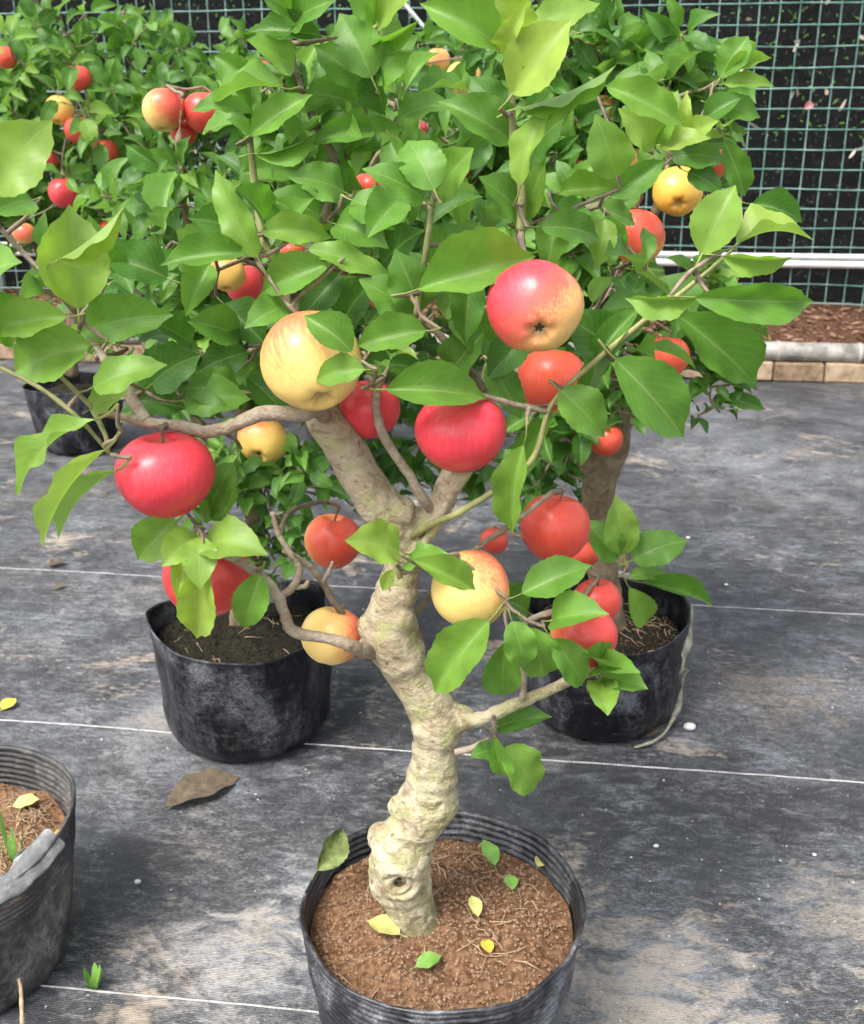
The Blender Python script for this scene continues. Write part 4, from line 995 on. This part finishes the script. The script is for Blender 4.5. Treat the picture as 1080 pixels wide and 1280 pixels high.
tl.fill(500, 585, 110, 55, 2.2, .14, 24, (6, 7), .058, .22)
tl.fill(470, 230, 190, 190, 2.1, .22, 80, (6, 7), .064, .28)
tl.finish()
# right middle
tr = back_tree(RC + Vector((0, 0, .18)), 'apple tree with rough dark trunk growing in the slumped pot', [(762, 800, 22), (755, 730, 21), (748, 660, 19), (752, 600, 20), (772, 550, 17), (765, 480, 13), (755, 400, 10), (750, 280, 7)], 1.93,
    [[(755, 600, 14), (700, 540, 9), (660, 470, 8), (620, 360, 5)], [(768, 540, 13), (830, 470, 9), (870, 380, 7), (880, 260, 5)], [(760, 440, 9), (800, 330, 7, -.1), (830, 220, 5, -.15), (850, 120, 4, -.15)], [(752, 640, 9), (775, 690, 6, -.08), (783, 712, 5, -.15)]])
for a in ((690, 476, 88, 1.55, .78, (.7, .95), (.1, .3, 1), (0, -1, 0)), (757, 550, 44, 1.75, .82, (.6, .9)), (834, 446, 56, 1.70, .68, (.8, .9), (.1, .2, 1), (-.4, -.8, 0)), (796, 297, 70, 1.62, .66, (.7, .85), (.05, .6, .75), (-.3, -.2, .6)), (847, 240, 62, 1.68, .10, (.95, .9), (.1, .85, .4), (-.5, .3, .8)),
          (884, 203, 54, 1.90, .55, (1, 1)), (714, 219, 44, 1.85, .92, (.2, .1)), (757, 132, 28, 1.9, .2, (.6, .6)), (795, 200, 30, 1.9, .15, (.2, .5)), (730, 690, 40, 1.72, .8, (.5, .8))):
    tr.apple(*a)
for h in ((780, 694, 768, 624, 44), (790, 700, 858, 668, 48), (786, 720, 842, 714, 22), (802, 728, 906, 754, 32), (786, 734, 812, 788, 36), (770, 700, 735, 650, 40)):
    tr.hero(*h, 1.55, .55, 0)
tr.hero(820, 186, 838, 130, 34, 1.5, .8, 0)
for h in ((850, 176, 833, 128, 26, .85), (852, 174, 858, 120, 20, .9), (853, 176, 894, 152, 30, .85), (846, 180, 905, 168, 16, .8), (838, 196, 912, 192, 40, .35), (905, 175, 932, 245, 36, .25), (742, 262, 800, 276, 34, .4), (880, 150, 925, 120, 36, .3), (800, 215, 830, 180, 36, .3), (905, 95, 965, 62, 20, .6), (900, 98, 935, 45, 40, .5), (905, 105, 970, 100, 22, .5), (890, 130, 950, 145, 34, .3), (860, 215, 905, 235, 34, .25)):
    tr.hero(*h[:5], 1.55, h[5])
tr.fill(720, 540, 60, 55, 1.80, .06, 14, (5, 6), .056, .30, avoid=[(735, 525, 780, 575)])
tr.fill(775, 480, 45, 40, 1.76, .05, 8, (5, 6), .056, .32, avoid=[(735, 525, 780, 575), (808, 415, 865, 480)])
tr.fill(885, 425, 50, 60, 1.85, .08, 14, (5, 6), .056, .22, avoid=[(800, 405, 872, 485)])
tr.hero(900, 500, 962, 506, 20, 1.8, .35); tr.hero(890, 470, 950, 490, 24, 1.8, .2)
tr.fill(765, 290, 165, 215, 1.97, .26, 110, (6, 7, 8), .064, .34, avoid=[(760, 205, 885, 335), (895, 0, 1080, 480), (800, 410, 870, 480)])
tr.fill(700, 120, 150, 110, 2.02, .2, 60, (5, 6), .070, .32)
tr.fill(850, 110, 70, 80, 1.9, .12, 18, (5, 6), .066, .35, avoid=[(915, 0, 1080, 480)])
tr.fill(650, 590, 95, 90, 2.08, .14, 30, (5, 6), .060, .20)
for px, py in ((905, 95), (895, 130), (900, 165), (880, 490), (900, 515), (872, 520), (915, 480)):
    tr.spur(P(px, py, 1.8), Vector((.6, -.3, .5)), 4, .055 if py < 400 else .036, .45 if py < 400 else .12)
tr.finish()
# far left
tf = back_tree(BC + Vector((0, 0, .2)), 'far apple tree with small red apples standing at the back by the kerb', [(88, 470, 9), (90, 420, 9), (95, 350, 8), (92, 250, 6), (90, 150, 4), (95, 60, 3)], 3.86,
    [[(92, 380, 6), (40, 300, 5), (10, 200, 4), (0, 100, 3)], [(94, 340, 6), (150, 280, 5), (180, 180, 4), (170, 90, 3)]], vox=.01)
for a in ((98, 163, 35, 3.5, .85, (.4, .5)), (98, 98, 33, 3.6, .82, (.5, .7)), (74, 138, 36, 3.55, .05, (.5, .5), (0, .6, 1), (0, 1, 0)), (80, 241, 38, 3.5, .92, (.2, .2)), (8, 72, 28, 3.6, .72, (.8, .9)), (132, 190, 32, 3.6, .72, (.8, .9)), (137, 288, 26, 3.6, .7, (.7, .9)), (60, 200, 26, 3.6, .6), (30, 292, 28, 3.6, .35)):
    tf.apple(*a)
for q in ((98, 90), (70, 130), (100, 155), (78, 232), (130, 182), (10, 66)):
    tf.spur(P(q[0] + random.uniform(-8, 8), q[1] - 12, 3.42), Vector((.2, -.5, .3)), 4, .085, .4, True)
tf.fill(90, 165, 215, 175, 3.92, .42, 260, (6, 7, 8), .080, .42, lo=True, avoid=[(60, 80, 115, 180), (60, 220, 105, 260)])
tf.finish()
# far centre
tcn = back_tree(CC + Vector((0, 0, .2)), 'far apple tree rising behind the dwarf tree in front of the wire fence', [(440, 500, 9), (440, 420, 9), (445, 330, 8), (450, 230, 6), (455, 130, 4), (460, 60, 3)], 3.72,
    [[(442, 380, 6), (380, 300, 5), (330, 200, 4), (300, 110, 3)], [(445, 340, 6), (520, 260, 5), (570, 180, 4), (620, 90, 3)]], vox=.01)
for a in ((390, 105, 30, 3.4, .66, (.9, .95)), (325, 92, 34, 3.4, .95, (.9, 1)), (580, 98, 44, 3.1, .15, (.6, .7)), (548, 75, 30, 3.2, .2, (.5, .5)), (520, 160, 28, 3.4, .7)):
    tcn.apple(*a)
tcn.fill(430, 180, 280, 160, 3.78, .42, 240, (5, 6, 7), .080, .34, lo=True, avoid=[(560, 80, 600, 120), (480, 0, 560, 50)])
tcn.finish()

# ------------------------------------------------------------------ small things on soil and mat
def fallen(p, an, L, Wd, mat, label, tilt=0.2, group='fallen leaves'):
    me = min(LEAF, key=lambda q: q['curl'] + random.random() * .15).copy(); me.materials.clear(); me.materials.append(MAT[mat]); me.materials.append(MAT[mat])
    o = bpy.data.objects.new('fallen_leaf', me); col.objects.link(o)
    zmin = min(v.co.z for v in me.vertices) * L * 0.5
    o.matrix_basis = Matrix.Translation(p + Vector((0, 0, 0.002 - zmin * 0.6))) @ Matrix.Rotation(an, 4, 'Z') @ Matrix.Rotation(tilt, 4, 'X') @ Matrix.Rotation(tilt * .7, 4, 'Y') @ Matrix.Diagonal((Wd, L, L * 0.5, 1))
    return tag(o, label, 'leaf', group)
def on_soil(c, hz, px, py):
    p = G(px, py, 0.21); x, y = p.x - c.x, p.y - c.y
    return Vector((p.x, p.y, c.z + hz(x, y) + 0.004))
fallen(on_soil(MC, hz_main, 612, 1203), 0.3, .022, .016, 'yellow_leaf', 'small bright yellow leaf lying on the reddish potting soil')
fallen(on_soil(MC, hz_main, 597, 1162), 0.2, .034, .017, 'pale_leaf', 'narrow pale yellow leaf lying on the straw of the front pot')
fallen(on_soil(MC, hz_main, 672, 1088), -.6, .024, .020, 'pale_leaf', 'round pale yellow leaf by the inner rim of the front pot')
fallen(on_soil(MC, hz_main, 640, 1122), 0.1, .026, .018, 'grass', 'light green leaf lying flat on the straw')
fallen(on_soil(MC, hz_main, 618, 1092), 0.4, .040, .028, 'grass', 'curled dark green leaf on the straw behind the yellow ones', .5)
fallen(on_soil(MC, hz_main, 500, 1190), 1.2, .044, .034, 'pale_leaf', 'broad faded olive leaf pressed into the soil')
fallen(on_soil(MC, hz_main, 520, 1222), -1.2, .034, .022, 'grass', 'dark green leaf against the front inner rim')
pc = P(412, 1058, 0.985)
rl = fallen(P(398, 1080, 1.10), -.35, .055, .040, 'ragged', 'ragged green leaf standing up against the pot rim', 0)
q_ = P(397, 1088, 1.075); ax_ = (P(432, 1034, 1.12) - q_); L_ = ax_.length; y_ = ax_.normalized(); z_ = Vector((.3, -1, .3)); z_ = (z_ - y_ * z_.dot(y_)).normalized(); x_ = y_.cross(z_)
rl.matrix_basis = Matrix.Translation(q_) @ Matrix((x_ * .034, y_ * L_, z_ * L_)).transposed().to_4x4()
fallen(on_soil(FC, hz_front, 14, 994), -1.4, .040, .030, 'pale_leaf', 'yellowish leaf on the straw in the bag pot')
fallen(on_soil(FC, hz_front, 66, 1048), 0.2, .044, .022, 'yellow_leaf', 'golden yellow leaf by the rim of the bag pot')
def on_mat(px, py): p = G(px, py); return Vector((p.x, p.y, mz(p) + 0.002))
fallen(on_mat(208, 1010), -.82, .158, .066, 'brown_leaf', 'large brown leaf tucked under the torn rimmed pot', .02)
fallen(on_mat(60, 707), -1.3, .050, .040, 'brown_leaf', 'crumpled brown leaf on the white thread', .2)
fallen(on_mat(68, 736), -.9, .035, .022, 'brown_leaf', 'thin brown leaf lying just off the white thread', .2)
fallen(on_mat(2, 886), -.5, .040, .032, 'yellow_leaf', 'yellow brown leaf on the mat near the bag pot', .2)
fallen(on_mat(798, 918), -1.4, .050, .034, 'brown_leaf', 'curled tan leaf at the foot of the slumped pot', .3)
def pebble(px, py, r, label, mat='pebble'):
    p = on_mat(px, py); bm = bmesh.new(); bmesh.ops.create_icosphere(bm, subdivisions=2, radius=1)
    s = random.random() * 9
    vs = [p + Vector((v.co.x * r * 1.3, v.co.y * r, v.co.z * r * .7 + r * .5)) * 1.0 + v.co * r * .25 * noise.noise(v.co * 1.5 + Vector((s, 0, 0))) for v in bm.verts]
    fs = [tuple(v.index for v in f.verts) for f in bm.faces]; bm.free()
    tag(mesh_obj('pebble', vs, fs, mat), label, 'pebble', 'white pebbles on the mat')
pebble(862, 908, .010, 'white pebble beside the curled tan leaf')
pebble(714, 909, .005, 'tiny white pebble at the foot of the slumped pot')
for q in ((820, 1058, .0035, 'lone white pebble on the bare mat beside the front pot'), (172, 1100, .0045, 'white pebble on the mat beside the dusty bag pot'), (1018, 1068, .003, 'white pebble on the mat away from all pots'), (908, 730, .004, 'white pebble just beyond the white thread by the slumped pot'), (860, 672, .005, 'white pebble on the mat behind the slumped pot')): pebble(*q)
vs = []; fs = []
for k in range(2600):
    a = random.uniform(-1.6, 1.6); b = 0.75 + 3.4 * random.random() ** 1.6
    if noise.noise(Vector((a * 2.2, b * 2.2, 0))) < random.uniform(-.5, .5): continue
    p = F(a, b); p.z = mz(p); s = random.uniform(.0006, .0024); n0 = len(vs)
    for d in ((1, 0, 0), (-1, 0, 0), (0, 1, 0), (0, -1, 0), (0, 0, 1)): vs.append(p + Vector(d) * s * random.uniform(.6, 1.4))
    fs += [(n0, n0 + 2, n0 + 4), (n0 + 2, n0 + 1, n0 + 4), (n0 + 1, n0 + 3, n0 + 4), (n0 + 3, n0, n0 + 4)]
tag(mesh_obj('grit', vs, fs, 'grit', smooth=False), 'fine pale grit scattered over the black mat', 'grit', kind='stuff')
# stick and weed by the bag pot
st = [(G(28, 1285, .01), .003), (G(27, 1262, .03), .003), (G(26, 1235, .04), .0028), (G(22, 1218, .05), .002)]
v, f = tube(catmull(st, 5), 6, wob=.4); tag(mesh_obj('dry_stick', v, f, 'straw'), 'thin dry twig leaning on the foot of the bag pot', 'stick')
def tuft(name, p, n, L, Wd, label, mat, spread):
    vs = []; fs = []
    for k in range(n):
        an = k * 2.4 + random.random(); ax = Vector((math.cos(an) * spread, math.sin(an) * spread, 1)).normalized()
        blade_mesh(L * random.uniform(.6, 1.1), Wd, 0, vs, fs, p, ax, Vector((-math.cos(an) * .9, -math.sin(an) * .9, spread)).normalized() * -1, 5, .35)
    tag(mesh_obj(name, vs, fs, mat), label, 'weed')
tuft('weed', on_mat(118, 1232), 6, .036, .012, 'small bright green weed growing through the mat beside the white thread', 'grass', .8)
tuft('grass_tuft', on_soil(FC, hz_front, 16, 1066), 5, .085, .007, 'tuft of green grass blades in the bag pot', 'grass', .6)
